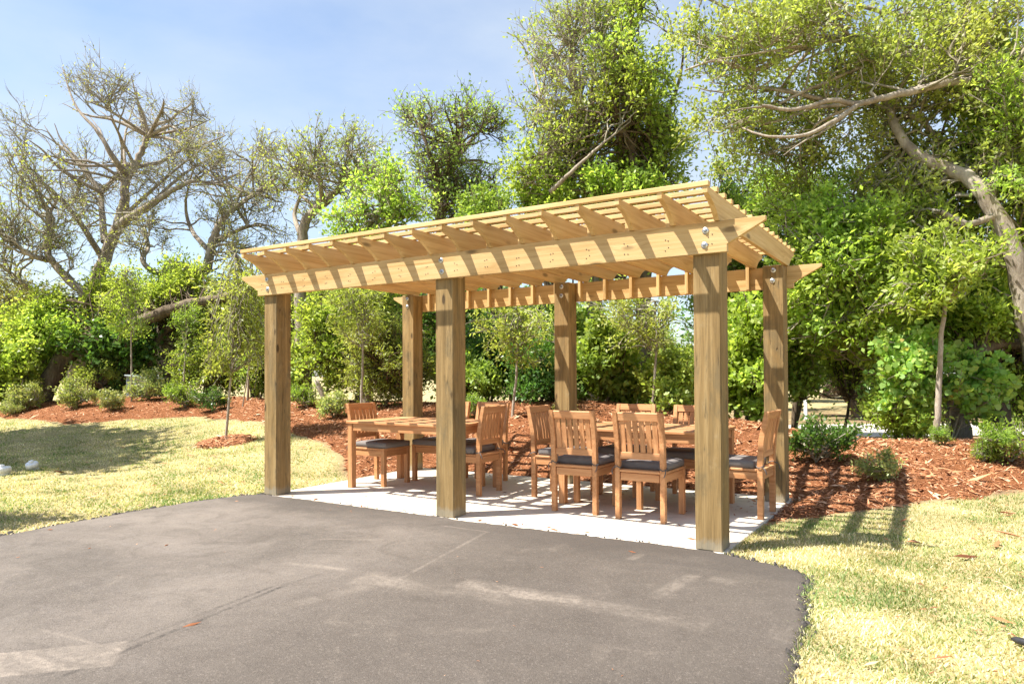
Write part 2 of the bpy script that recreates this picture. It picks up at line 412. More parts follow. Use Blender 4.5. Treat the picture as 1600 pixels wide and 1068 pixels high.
CP += [(-.25, 1.1, .0), (-.6, .3, .0), (-1.2, -.4, 0), (-6.5, -3, 0), (-9, -4, 0), (-12, -2, .05), (-4, -4, 0)]
CP += [(x, 8.6, .42) for x in (-12, -8, -4, 0, 3)] + [(5.2, 7.6, .12), (6.6, 8.2, .1), (8.2, 8.6, .12), (5.5, 10, 0), (8, 11, 0), (10, 10, 0)]
CP += [(-16, 0, .25), (-16, 5, .5), (-14, 9, .4), (12, -4, 0), (12, 2, .1), (12, 7, .3), (-16, -6, 0)]
CP = np.array(CP, float)
def _tps(r2): return np.where(r2 > 1e-12, r2*np.log(np.maximum(r2, 1e-12))*.5, 0)
_n = len(CP)
_K = _tps(((CP[:, None, :2]-CP[None, :, :2])**2).sum(-1)) + np.eye(_n)*.02
_Pm = np.c_[np.ones(_n), CP[:, :2]]
_A = np.block([[_K, _Pm], [_Pm.T, np.zeros((3, 3))]])
_W = np.linalg.solve(_A, np.r_[CP[:, 2], 0, 0, 0])
def sstep(a, b, v):
    t = np.clip((v-a)/(b-a), 0, 1); return t*t*(3-2*t)
def vnoise(x, y, s, seed=0):
    """cheap smooth noise from summed sines"""
    r = np.random.default_rng(seed); o = 0
    for k in range(6):
        a, b, p = r.normal(), r.normal(), r.uniform(0, 6.28); o = o + np.sin((a*x+b*y)*s+p)
    return o/6
def zt(x, y):
    x = np.asarray(x, float); y = np.asarray(y, float); sh = x.shape
    q = np.c_[x.ravel(), y.ravel()]; z = np.zeros(len(q))
    for i in range(0, len(q), 20000):
        s = q[i:i+20000]
        z[i:i+20000] = _tps(((s[:, None]-CP[None, :, :2])**2).sum(-1))@_W[:_n] + _W[_n] + s@_W[_n+1:]
    z = z.reshape(sh)
    mask = sstep(-26, -15, x)*(1-sstep(10.5, 17, x))*sstep(-14, -8, y)*(1-sstep(8.5, 13, y))
    far = .25*sstep(-2, -10, x)*0
    z = z*mask + far
    # flat under the slab and the drive
    dx = np.maximum(np.maximum(-.05-x, x-5.1), 0); dy = np.maximum(np.maximum(-9-y, y-2.7), 0)
    return z*sstep(0.0, .5, np.hypot(dx, dy))
def zg(x, y):
    return float(zt(np.array([x]), np.array([y]))[0])
_T = np.linspace(2.0, 60, 1500)
def ground_at(px, py):
    d = FW + RT*(px-800)/FPX - UP*(py-534-SH)/FPX
    P = CAM + d*_T[:, None]; h = P[:, 2]-zt(P[:, 0], P[:, 1])
    i = np.argmax(h < 0)
    if h[i] >= 0: return P[-1]
    t = _T[i-1] + (_T[i]-_T[i-1])*h[i-1]/(h[i-1]-h[i]); return CAM + d*t

def poly_dist(x, y, poly):
    """signed distance to a closed polygon, positive inside"""
    q = np.stack([np.ravel(x), np.ravel(y)], -1); P = np.asarray(poly, float); n = len(P)
    ins = np.zeros(len(q), bool); dm = np.full(len(q), 1e9)
    for i in range(n):
        a, b = P[i], P[(i+1) % n]
        c = ((a[1] > q[:, 1]) != (b[1] > q[:, 1]))
        with np.errstate(divide='ignore', invalid='ignore'):
            xi = (b[0]-a[0])*(q[:, 1]-a[1])/(b[1]-a[1])+a[0]
        ins ^= c & (q[:, 0] < xi)
        ab = b-a; t = np.clip(((q-a)@ab)/(ab@ab+1e-12), 0, 1)
        dm = np.minimum(dm, np.hypot(*(q-a-t[:, None]*ab).T))
    return np.where(ins, dm, -dm).reshape(np.shape(x))

ASPH = [(-.16, -9.5), (-.16, -6), (-.17, -2.5), (-.24, -1.95), (-.27, -1.36), (-.26, -.7), (-.13, -.18), (.0, -.012), (1.2, -.014), (2.4, -.006), (2.66, -.035), (3.6, -.012),
        (4.82, .0), (4.93, -.01), (5.03, -.05), (5.37, -.14), (5.58, -.25), (5.67, -.42), (5.68, -.7), (5.76, -1.13), (5.8, -1.62), (5.86, -2.1), (5.95, -3), (6.2, -9.5)]
def wig(poly, step, amp, seed, tang=0):
    """resample a closed outline and roughen it"""
    P = np.asarray(poly, float); out = []
    for i in range(len(P)):
        a, b = P[i], P[(i+1) % len(P)]; n = max(1, int(np.hypot(*(b-a))/step))
        for k in range(n): out.append(a+(b-a)*k/n)
    out = np.array(out); r = np.random.default_rng(seed)
    out += np.c_[vnoise(out[:, 0], out[:, 1], 9, seed), vnoise(out[:, 0], out[:, 1], 11, seed+1)]*amp + r.normal(0, amp*.35, out.shape)
    return out
def gxy(px, py):
    p = ground_at(px, py); return (p[0], p[1])
MULCH = [gxy(*q) for q in [(-160, 655), (0, 653), (100, 664), (200, 655), (300, 651), (360, 657), (410, 664), (455, 678), (500, 693), (524, 715)]]
MULCH += [(.02, 1.2), (.3, 2.0), (.3, 2.4), (4.8, 2.4), (5.0, 1.7), (5.04, 1.05)]
MULCH += [gxy(*q) for q in [(1250, 812), (1300, 806), (1350, 800), (1440, 787), (1520, 779), (1600, 769), (1750, 755)]]
MULCH += [(10.5, 7.4), (9.0, 7.2), (7.6, 6.9), (6.4, 6.5), (5.3, 5.8), (4.3, 5.9), (1.5, 6.2), (-3, 6.6), (-8, 6.6), (-13, 5.5)]

def axis(lo, hi, step, far):
    core = np.arange(lo, hi+1e-6, step); a = [hi]; s = step
    while a[-1] < far: s *= 1.35; a.append(a[-1]+s)
    b = [lo]; s = step
    while b[-1] > -far: s *= 1.35; b.append(b[-1]-s)
    return np.concatenate([b[:0:-1], core, a[1:]])
def grid_faces(nx, ny):
    i = np.arange(nx-1)[:, None]*ny + np.arange(ny-1)[None]
    return np.stack([i, i+ny, i+ny+1, i+1], -1).reshape(-1, 4)
gx, gy = axis(-14, 11, .14, 900), axis(-7, 10, .14, 900)
GX, GY = np.meshgrid(gx, gy, indexing='ij')
GZ = zt(GX, GY) + .012*vnoise(GX, GY, 3.1, 3)*sstep(-.2, .4, -poly_dist(GX, GY, [(-.1, -9), (-.1, 2.7), (5.1, 2.7), (5.1, -9)]))
da = poly_dist(GX, GY, ASPH)
GZ = np.where(da > -.06, np.minimum(GZ, 0) - .055*sstep(-.06, .05, da), GZ - .004)
ds = poly_dist(GX, GY, [(0.02, -.1), (5.06, -.1), (5.06, 2.66), (.02, 2.66)])
GZ = np.where(ds > -.02, GZ-.12*sstep(-.02, .12, ds), GZ)
dm = poly_dist(GX, GY, MULCH)
lawn = (1-sstep(-.05, .1, dm))
behind = sstep(4.2, 6.0, GY)*(GX < 9)*(GX > -20)
near = np.hypot(GX-1, GY-2) < 22
lawn = np.clip(lawn*(1-.9*behind*near), 0, 1)
gm = np_mesh('ground', np.stack([GX, GY, GZ], -1).reshape(-1, 3), grid_faces(len(gx), len(gy)), M['ground'], smooth=True)
a = gm.attributes.new('lawn', 'FLOAT', 'POINT'); a.data.foreach_set('value', lawn.ravel().astype(np.float32))
tag(link('ground', gm), kind='structure')

# mulch bed: a sheet that dips below the lawn at its rim
mx, my = np.arange(-13.5, 10.6, .09), np.arange(.4, 7.6, .09)
MX, MY = np.meshgrid(mx, my, indexing='ij')
dm = poly_dist(MX, MY, MULCH) + .05*vnoise(MX, MY, 5, 21) + .03*vnoise(MX, MY, 17, 22)
MZ = zt(MX, MY) - .03 + .075*sstep(-.05, .3, dm) + .016*vnoise(MX, MY, 6, 5) + .010*vnoise(MX, MY, 17, 6) + RNG.normal(0, .006, MX.shape)
dsl = poly_dist(MX, MY, [(.0, 0), (5.08, 0), (5.08, 2.68), (.0, 2.68)])
MZ = np.where(dsl > -.12, np.minimum(MZ, -.012 - .06*sstep(-.02, .15, dsl) + .02*(dsl < -.03)), MZ)
ff = grid_faces(len(mx), len(my)); keep = (dm.ravel()[ff] > -.12).all(1) & (dsl.ravel()[ff] < .2).all(1)
mesh_m = np_mesh('mulch_bed', np.stack([MX, MY, MZ], -1).reshape(-1, 3), ff[keep], M['mulch'], smooth=True)
tag(link('mulch_bed', mesh_m), kind='structure')
def zm(x, y):
    d = poly_dist(x, y, MULCH); return zt(x, y) - .03 + .075*sstep(-.05, .3, d)

# asphalt: outline, top sheet with crumbled rim
op = wig(ASPH, .045, .018, 41); n = len(op)
cen = op.mean(0)
nrm = np.roll(op, -1, 0)-np.roll(op, 1, 0); nrm = np.c_[nrm[:, 1], -nrm[:, 0]]; nrm /= np.linalg.norm(nrm, axis=1)[:, None]
if poly_dist(np.array([op[5, 0]+nrm[5, 0]*.05]), np.array([op[5, 1]+nrm[5, 1]*.05]), ASPH)[0] > 0: nrm = -nrm
rr = np.random.default_rng(5)
ring0 = np.c_[op-nrm*.03, np.full(n, .008)]
ring1 = np.c_[op+nrm*(.008+rr.uniform(0, .018, n))[:, None], np.full(n, -.004)+rr.normal(0, .003, n)]
ring2 = np.c_[op+nrm*(.03+rr.uniform(0, .03, n))[:, None], np.full(n, -.07)]
# front edge lies on the slab: keep it thin there
onslab = (op[:, 0] > .0) & (op[:, 0] < 5.0) & (op[:, 1] > -.2)
ring2[onslab] = np.c_[op[onslab]+nrm[onslab]*.012, np.full(onslab.sum(), -.003)]
Va = np.r_[ring0, ring1, ring2]; i = np.arange(n); j = (i+1) % n
Fq = np.r_[np.c_[i, i+n, j+n, j], np.c_[i+n, i+2*n, j+2*n, j+n]]
am = np_mesh('asphalt_drive', Va, [Fq[:, ::-1], i[None, ::-1].copy()], M['asphalt'])
tag(link('asphalt_drive', am), kind='structure')

# concrete slab in two pours with a joint between
slab = empty('concrete_slab'); tag(slab, kind='structure')
def boxmesh(name, sx, sy, sz, mat, bev=.004, seg=1):
    import bmesh
    bm = bmesh.new(); bmesh.ops.create_cube(bm, size=1.0, matrix=Matrix.Diagonal((sx, sy, sz, 1)))
    if bev > 0: bmesh.ops.bevel(bm, geom=list(bm.edges), offset=bev, segments=seg, affect='EDGES', profile=.5)
    me = bpy.data.meshes.new(name); bm.to_mesh(me); bm.free(); me.materials.append(mat)
    if seg > 1:
        me.polygons.foreach_set('use_smooth', np.ones(len(me.polygons), bool))
    return me
for x0, x1 in ((.03, 2.526), (2.534, 5.05)):
    link('slab_panel', boxmesh('slab_panel', x1-x0, 2.75, .14, M['concrete'], .006), slab, ((x0+x1)/2, 2.65-1.375, -.07))

# pale road beyond the bank, on the right
c0 = at(1300, 600, 16.2); c0[2] = .012
rd = [];
for s in np.linspace(-9, 26, 36):
    for w in (-1.75, 1.75):
        p = np.array([c0[0], c0[1]]) + np.array([RT[0], RT[1]])*s + np.array([FW[0], FW[1]])*(w + .25*math.sin(s*.5))
        rd.append((p[0], p[1], .014))
k = np.arange(35)*2
tag(link('road', np_mesh('road', np.array(rd), np.c_[k, k+2, k+3, k+1], M['sand'])), kind='structure')

# ------------------------------------------------------------------ pergola
L1, L2, D, W, H, HB, T = 2.391, 4.825, 2.321, .2015, 2.189, .230, .038
ZB = H+HB
per = empty('pergola', (0, 0, 0))
tag(per, 'new pine pergola on six thick treated posts over the concrete slab', 'pergola')
VERT = (0, -pi/2, 0)
def profile_mesh(name, pts, thick, mat, bev=.003):
    """outline in local x-z, thickness along y"""
    import bmesh
    bm = bmesh.new()
    f = bm.faces.new([bm.verts.new((x, -thick/2, z)) for x, z in pts])
    r = bmesh.ops.extrude_face_region(bm, geom=[f])
    bmesh.ops.translate(bm, vec=(0, thick, 0), verts=[v for v in r['geom'] if isinstance(v, bmesh.types.BMVert)])
    bmesh.ops.recalc_face_normals(bm, faces=bm.faces)
    if bev: bmesh.ops.bevel(bm, geom=[e for e in bm.edges if abs(e.verts[0].co.y-e.verts[1].co.y) < 1e-6], offset=bev, segments=1, affect='EDGES')
    me = bpy.data.meshes.new(name); bm.to_mesh(me); bm.free(); me.materials.append(mat); return me

post_f = boxmesh('post', ZB-.01, W, W, M['post'], .007)
for x in (0, L1, L2):
    for y in (0, D):
        link('post', post_f, per, (x+W/2, y+W/2, (ZB-.01)/2), VERT)
E0, KC = .335, .272
x0, x1 = -E0, L2+W+E0
def beam_pts():
    return [(x0, HB), (x0, HB-.028), (x0+KC, .055), (x0+KC, 0), (x1-KC, 0), (x1-KC, .055), (x1, HB-.028), (x1, HB)]
bm_ = profile_mesh('beam', beam_pts(), T, M['pine'])
link('beam', bm_, per, (0, -T/2-.001, H)); link('beam', bm_, per, (0, D+W+T/2+.001, H))
# rafters with coved tails
YF = -.335; YB = D+W+.335; RH = .190
def cove(y_tip, y_in):
    pts = []
    for k in range(9):
        t = k/8; a = t*pi/2
        # from tip bottom in towards the beam, steeper at the end
        y = y_tip + (y_in-y_tip)*(t*.55+.45*math.sin(a)); z = (RH-.045)*(1-t)**.0*1.0
        z = (RH-.045)*(1-(.55*t+.45*(1-math.cos(a))))
        pts.append((y, z))
    return pts
rp = [(YF, RH)] + cove(YF, -.055) + cove(YB, D+W+.055)[::-1] + [(YB, RH)]
raf = profile_mesh('rafter', rp, T, M['pine'], .0025)
RX = [.045+.3303*k+T/2 for k in range(16)]
for x in RX: link('rafter', raf, per, (x, 0, ZB+.001), (0, 0, pi/2))
# top slats
slat = boxmesh('slat', 5.01, .046, .036, M['pine'], .003)
NS = 16
for k in range(NS):
    y = YF+.023-.008 + (YB-YF-.046+.016)*k/(NS-1)
    link('slat', slat, per, (2.5425+random.uniform(-.006, .006), y, ZB+RH+.0195), (0, 0, random.uniform(-.0008, .0008)))
# cleats nailed to the inner faces of the beams beside each rafter
clt = boxmesh('cleat', .335, .062, .036, M['pine'], .003)
for x in RX:
    xc = x-T/2-.033
    for y in (.020, D+W-.020):
        inpost = any(px-.035 < xc < px+W+.035 for px in (0, L1, L2))
        if inpost: continue
        link('cleat', clt, per, (xc, y, ZB-.06), VERT)
def lathe(prof, seg=16, cap=True):
    """profile of (r, z); returns V, F list"""
    a = np.linspace(0, 2*pi, seg, endpoint=False); V = []
    for r, z in prof: V.append(np.c_[r*np.cos(a), r*np.sin(a), np.full(seg, z)])
    V = np.concatenate(V); F = []
    i = np.arange(seg); j = (i+1) % seg
    for k in range(len(prof)-1): F.append(np.c_[i+k*seg, j+k*seg, j+(k+1)*seg, i+(k+1)*seg])
    Fs = [np.concatenate(F)]
    if cap: Fs.append((i+(len(prof)-1)*seg)[None]); Fs.append(i[None, ::-1].copy())
    return V, Fs
V1, F1 = lathe([(.025, 0), (.025, .003), (.010, .0031)], 18, False)
V2, F2 = lathe([(.0135, .003), (.0135, .012), (.011, .0135)], 6)
washer = np_mesh('washer', V1, F1, M['steel']); bolt = np_mesh('bolt', V2, F2, M['bolt'])
for x in (0, L1, L2):
    for dz in (.062, .168):
        for yy in (-T-.002, D-.0005):
            o = link('bolt', bolt, per, (x+W/2+random.uniform(-.012, .012), yy, H+dz), (pi/2, 0, 0)); link('washer', washer, o)
nv, nf = [], []
for x in RX:
    for dz in (.06, .125):
        for xx in (x-T/2-.045, x-T/2-.02):
            V, F = lathe([(.0045, 0), (.0045, .002)], 6)
            V = V@np.array(Matrix.Rotation(pi/2, 3, 'X')).T + np.array([xx+random.uniform(-.004, .004), -T-.0012, H+dz+random.uniform(-.012, .012)])
            nf += [f+sum(len(q) for q in nv) for f in F]; nv.append(V)
tag(link('nail_heads', np_mesh('nail_heads', np.concatenate(nv), nf, M['dark_steel']), per), kind='stuff')

# ------------------------------------------------------------------ furniture
def make_chair():
    t = empty('dining_chair')
    w, dp, lg = .47, .55, .052
    hw = w/2
    # back legs run up into the leaning back
    pts = [(-.026, 0), (.026, 0), (.026, .47), (.012, .70), (-.045, .965), (-.087, .965), (-.038, .70), (-.026, .47)]
    leg_b = profile_mesh('back_leg', pts, lg*.86, M['teak'], .003)
    for s in (-1, 1): link('back_leg', leg_b, t, (s*(hw-lg*.43), -dp/2+.026, 0), (0, 0, pi/2))
    leg_f = boxmesh('front_leg', .425, lg, lg, M['teak'], .003)
    for s in (-1, 1): link('front_leg', leg_f, t, (s*(hw-lg/2), dp/2-lg/2, .2125), VERT)
    a1 = boxmesh('seat_apron', w-2*lg, .022, .068, M['teak'], .002); a2 = boxmesh('seat_apron', dp-2*lg, .022, .068, M['teak'], .002)
    link('seat_apron', a1, t, (0, dp/2-.02, .385)); link('seat_apron', a1, t, (0, -dp/2+.02, .385))
    for s in (-1, 1): link('seat_apron', a2, t, (s*(hw-.018), 0, .385), (0, 0, pi/2))
    link('seat', boxmesh('seat', w+.008, dp-.048, .022, M['teak'], .004), t, (0, .028, .4365))
    link('seat_rail', boxmesh('seat_rail', w-2*lg*.86-.002, .03, .022, M['teak'], .003), t, (0, -dp/2+.016, .4365))
    cu = link('cushion', cushion(.452, .48, .068), t, (0, .045, .484))
    def backpt(z):   # centre line of the leaning back
        zs = [0, .47, .70, .965]; ys = [0, 0, -.012, -.066]
        return -dp/2+.026 + float(np.interp(z, zs, ys))
    lean = math.atan2(-.054, .265)
    link('bottom_rail', boxmesh('bottom_rail', w-2*lg*.86, .026, .060, M['teak'], .003), t, (0, backpt(.575), .575), (-.05, 0, 0))
    link('top_rail', boxmesh('top_rail', w-2*lg*.86, .030, .072, M['teak'], .003), t, (0, backpt(.926), .926), (-lean*1.0, 0, 0))
    zz = np.linspace(.600, .895, 8); sp = []
    for z in zz: sp.append((z, backpt(z)-.004*math.sin((z-.6)/.295*pi)+.006))
    for z in zz[::-1]: sp.append((z, backpt(z)-.004*math.sin((z-.6)/.295*pi)-.006))
    # local x runs up the slat
    sl_ = profile_mesh('back_slat', [(z, y) for z, y in sp], .047, M['teak'], .0015)
    span = w-2*lg*.86
    for k in range(6):
        x = (k-2.5)*(span-.012)/6
        # local (x,y,z) -> (up, across, back)
        o = link('back_slat', sl_, t); o.matrix_local = Matrix(((0, 1, 0, x), (0, 0, 1, 0), (1, 0, 0, 0), (0, 0, 0, 1)))
    # cushion ties knotted round the back legs
    for s in (-1, 1):
        P = [];
        for k in range(13):
            a = k/12*2*pi*1.03
            P.append((s*(hw-.022)+.033*math.cos(a), -dp/2+.026+.036*math.sin(a), .472+.010*math.sin(2*a+s)-.004*k/12))
        P += [(s*(hw+.012), -dp/2-.012, .462), (s*(hw+.016), -dp/2-.03, .435), (s*(hw+.004), -dp/2-.035, .405)]
        V, F = tubes(np.array([P]), np.full((1, len(P)), .0048), 5)
        link('tie', np_mesh('tie', V-np.array([0, .045, .484]), F, M['strap'], smooth=True), cu)
    return t

def cushion(w, d, h):
    nx, ny = 12, 12; V = []; U = np.linspace(-1, 1, nx); Vv = np.linspace(-1, 1, ny)
    gx_, gy_ = np.meshgrid(U, Vv, indexing='ij')
    e = (1-np.abs(gx_)**8)*(1-np.abs(gy_)**8)
    rx = w/2*(gx_ - .02*gx_*np.abs(gy_)**6); ry = d/2*(gy_ - .02*gy_*np.abs(gx_)**6)
    top = np.stack([rx, ry, h/2*(.80+.20*np.sqrt(np.clip(e, 0, 1))) + .006*(1-gx_**2)*(1-gy_**2)], -1).reshape(-1, 3)
    bot = np.stack([rx, ry, np.full_like(rx, -h/2)], -1).reshape(-1, 3)
    n = nx*ny; Ft = grid_faces(nx, ny); Fb = Ft[:, ::-1]+n
    rim = [i*ny for i in range(nx)] + [(nx-1)*ny+j for j in range(1, ny)] + [i*ny+ny-1 for i in range(nx-2, -1, -1)] + [j for j in range(ny-2, 0, -1)]
    rim = np.array(rim); r2 = np.roll(rim, -1)
    mid = top[rim].copy(); mid[:, 2] = 0; mid[:, :2] *= 1.012
    Vall = np.r_[top, bot, mid]; m = 2*n+np.arange(len(rim)); m2 = np.roll(m, -1)
    Fs = np.r_[np.c_[rim, m, m2, r2], np.c_[m, rim+n, r2+n, m2]]
    return np_mesh('cushion', Vall, [Ft, Fb, Fs], M['fabric'], smooth=True)

def tubes(P, R, S=5):
    """P (N,K,3) paths, R (N,K) radii -> verts, quads"""
    N, K = P.shape[:2]
    Tn = np.gradient(P, axis=1); Tn /= np.linalg.norm(Tn, axis=2, keepdims=True)+1e-9
    ov = P[:, -1]-P[:, 0]; ov /= np.linalg.norm(ov, axis=1, keepdims=True)+1e-9
    ref = np.where(np.abs(ov[:, 2:3]) > .8, np.array([[1., 0, 0]]), np.array([[0, 0, 1.]]))
    ref = np.cross(ov, ref); ref /= np.linalg.norm(ref, axis=1, keepdims=True)+1e-9
    n1 = ref[:, None]-(ref[:, None]*Tn).sum(-1, keepdims=True)*Tn
    n1 /= np.linalg.norm(n1, axis=2, keepdims=True)+1e-9
    n2 = np.cross(Tn, n1)
    a = np.linspace(0, 2*pi, S, endpoint=False)
    V = P[:, :, None] + R[:, :, None, None]*(n1[:, :, None]*np.cos(a)[None, None, :, None] + n2[:, :, None]*np.sin(a)[None, None, :, None])
    base = (np.arange(N)*K*S)[:, None, None] + (np.arange(K-1)*S)[None, :, None]
    i = np.arange(S)[None, None]; j = (i+1) % S
    F = np.stack([base+i, base+j, base+S+j, base+S+i], -1).reshape(-1, 4)
    return V.reshape(-1, 3), F

proto = make_chair()
CH = [  # x, y, turn, label
    (.55, 1.265, -90, 'teak slatted chair tucked in at the lawn end of the left table'),
    (1.00, 1.88, 180, 'teak chair on the bush side of the left table, beside the back corner post'),
    (1.56, 1.93, 180, 'teak chair on the bush side of the left table, near its inner end'),
    (1.865, 1.30, 92, 'teak chair at the inner end of the left table, beside the middle front post'),
    (2.905, 1.575, -89, 'teak chair at the inner end of the right table, turned away from the left table'),
    (3.418, 1.045, 1.5, 'teak chair with its back to the drive, nearer the middle of the pergola'),
    (4.10, 1.005, -.5, 'teak chair with its back to the drive, beside the front corner post by the lawn'),
    (3.40, 2.10, 180, 'teak chair facing the drive across the right table, nearer the middle of the pergola'),
    (4.09, 2.06, 179, 'teak chair facing the drive across the right table, partly behind the front corner post'),
    (4.755, 1.585, 88, 'teak chair at the mulch end of the right table, against the back corner post'),
]
for k, (x, y, a, lab) in enumerate(CH):
    o = proto if k == 0 else copy_tree(proto)
    o.location = (x, y, .001); o.rotation_euler = (0, 0, radians(a))
    tag(o, lab, 'chair', 'teak dining chairs under the pergola')

def make_table(x0, x1, y0, y1, label):
    t = empty('dining_table', ((x0+x1)/2, (y0+y1)/2, .001)); lx, ly = x1-x0, y1-y0; zt_ = .775
    tag(t, label, 'table', 'teak dining tables under the pergola')
    fr = .085
    f1 = boxmesh('top_frame', lx, fr, .030, M['teak'], .004); f2 = boxmesh('top_frame', ly-2*fr-.003, fr, .030, M['teak'], .004)
    for s in (-1, 1):
        link('top_frame', f1, t, (0, s*(ly/2-fr/2), zt_-.015))
        link('top_frame', f2, t, (s*(lx/2-fr/2), 0, zt_-.015), (0, 0, pi/2))
    nb = 8; inner = ly-2*fr; bw = inner/nb
    pl = boxmesh('plank', lx-2*fr-.006, bw-.006, .026, M['teak'], .003)
    for k in range(nb): link('plank', pl, t, (0, -inner/2+bw*(k+.5), zt_-.016))
    ap1 = boxmesh('apron', lx-.19, .024, .080, M['teak'], .002); ap2 = boxmesh('apron', ly-.19, .024, .080, M['teak'], .002)
    for s in (-1, 1):
        link('apron', ap1, t, (0, s*(ly/2-.035), zt_-.0715)); link('apron', ap2, t, (s*(lx/2-.035), 0, zt_-.0715), (0, 0, pi/2))
    lg = boxmesh('leg', zt_-.032, .072, .072, M['teak'], .004)
    for sx in (-1, 1):
        for sy in (-1, 1): link('leg', lg, t, (sx*(lx/2-.05), sy*(ly/2-.05), (zt_-.032)/2), VERT)
    return t
make_table(.44, 2.0, .80, 1.76, 'teak dining table on the lawn side of the slab, four chairs around it')
make_table(3.05, 4.60, 1.13, 2.09, 'teak dining table on the mulch side of the slab, ringed by six chairs')

# ------------------------------------------------------------------ plants
def unit(v): return v/(np.linalg.norm(v, axis=-1, keepdims=True)+1e-9)
def resample(P, n):
    """Catmull-Rom through the points"""
    P = np.asarray(P, float); Q = np.r_[[2*P[0]-P[1]], P, [2*P[-1]-P[-2]]]
    u = np.linspace(0, len(P)-1-1e-6, n); k = u.astype(int); t = (u-k)[:, None]
    a, b, c, d = Q[k], Q[k+1], Q[k+2], Q[k+3]
    return .5*((2*b)+(-a+c)*t+(2*a-5*b+4*c-d)*t*t+(-a+3*b-3*c+d)*t**3)

def reach(targets, SP, SR, K=7, gnarl=.09, rng=RNG, lift=.25, rmax=.05, rmin=.005, pick=3):
    """curved boughs from nearby wood to the target points"""
    M_ = len(targets)
    d = np.linalg.norm(targets[:, None]-SP[None], axis=2) + .55*np.maximum(0, SP[None, :, 2]-targets[:, None, 2])
    o = np.argsort(d, axis=1)[:, :max(pick*5, 4)]
    idx = o[np.arange(M_), rng.integers(0, o.shape[1], M_)]
    s = SP[idx]; v = targets-s; L = np.linalg.norm(v, axis=1, keepdims=True)
    c = s + v*.45 + np.array([0, 0, 1.])*L*lift*rng.uniform(-.3, 1, (M_, 1)) + rng.normal(0, .16, (M_, 3))*L
    t = np.linspace(0, 1, K)[None, :, None]
    P = (1-t)**2*s[:, None] + 2*t*(1-t)*c[:, None] + t*t*targets[:, None]
    P[:, 1:] += rng.normal(0, 1, (M_, K-1, 3))*gnarl*L[:, None]*.35
    r0 = np.minimum(np.minimum(SR[idx]*.65, rmax), .010+.016*L[:, 0])
    R = r0[:, None]*(1-np.linspace(0, 1, K))[None] + rmin
    return P, R

def grow(P, R, n, l0, l1, K=4, spread=.9, up=.2, gnarl=.25, t0=.25, rng=RNG, r0=.006, r1=.0022):
    N, Kp = P.shape[:2]
    pi_ = np.repeat(np.arange(N), n); M_ = len(pi_)
    u = rng.uniform(t0, 1, M_)*(Kp-1.001); k = u.astype(int); f = (u-k)[:, None]
    s = P[pi_, k]*(1-f)+P[pi_, k+1]*f; tg = unit(P[pi_, k+1]-P[pi_, k])
    d = unit(tg + spread*unit(rng.normal(0, 1, (M_, 3))) + np.array([0, 0, up]))
    L = rng.uniform(l0, l1, M_)[:, None]
    out = np.zeros((M_, K, 3)); out[:, 0] = s
    for q in range(1, K):
        d = unit(d + gnarl*rng.normal(0, 1, (M_, 3)) + np.array([0, 0, up*.3]))
        out[:, q] = out[:, q-1] + d*L/(K-1)
    rr0 = np.minimum(r0, R[pi_, k]*.8+.001)[:, None]
    return out, rr0*(1-np.linspace(0, 1, K))[None] + r1

def leaves(P, n, size, rng=RNG, wid=.5, jit=.6, t0=.1, upn=.7, var=.35, droop=.0, bias=None):
    """leaf quads along twigs; returns V, F, rnd"""
    N, K = P.shape[:2]; ii = np.repeat(np.arange(N), n); M_ = len(ii)
    u = rng.uniform(t0, 1, M_)*(K-1.001); k = u.astype(int); f = (u-k)[:, None]
    p = P[ii, k]*(1-f)+P[ii, k+1]*f + rng.normal(0, jit*size, (M_, 3))
    tg = unit(P[ii, k+1]-P[ii, k])
    d = unit(tg*.5 + unit(rng.normal(0, 1, (M_, 3))) + np.array([0, 0, -droop]))
    nn = unit(rng.normal(0, 1, (M_, 3))*.6 + upn*np.array([-.35, -.45, .85])); nn = unit(nn-(nn*d).sum(1, keepdims=True)*d)
    sd = np.cross(d, nn); s = (size*rng.uniform(1-var, 1+var, M_))[:, None]; w = wid*s*.5
    rnd_leaf = wid > .8
    if rnd_leaf: V = np.stack([p, p+d*s*.12+sd*w*.75+nn*s*.05, p+d*s*.5+sd*w*.95+nn*s*.06, p+d*s, p+d*s*.5-sd*w*.95+nn*s*.06, p+d*s*.12-sd*w*.75+nn*s*.05], 1)
    else: V = np.stack([p, p+d*s*.45+sd*w+nn*s*.06, p+d*s, p+d*s*.45-sd*w+nn*s*.06], 1)
    clump = rng.uniform(0, 1, N)[ii]
    r = np.clip(.55*clump+.45*rng.uniform(0, 1, M_) + (0 if bias is None else bias), 0, 1)
    nk = V.shape[1]; return V.reshape(-1, 3), np.arange(M_*nk).reshape(-1, nk), r

def blob_points(center, rad, n, rng=RNG, shell=.55):
    """points through an ellipsoid, more of them towards its skin, with a lumpy outline"""
    m = max(5, n//3 if n < 80 else n//8)
    v = unit(rng.normal(0, 1, (m, 3))); r = rng.uniform(shell**3, 1, m)**(1/3.)
    lump = 1 + .22*np.sin(v[:, 0]*5.1+center[0])*np.sin(v[:, 2]*4.3+center[1]) + .12*np.sin(v[:, 1]*9+center[2]*3)
    cc = v*(r*lump)[:, None]                                   # clump centres
    k = rng.integers(0, m, n)
    p = cc[k] + unit(rng.normal(0, 1, (n, 3)))*(rng.uniform(0, 1, n)**.5)[:, None]*(.20+.13*rng.uniform(0, 1, m)[k])[:, None]
    return np.asarray(center) + p*np.asarray(rad)

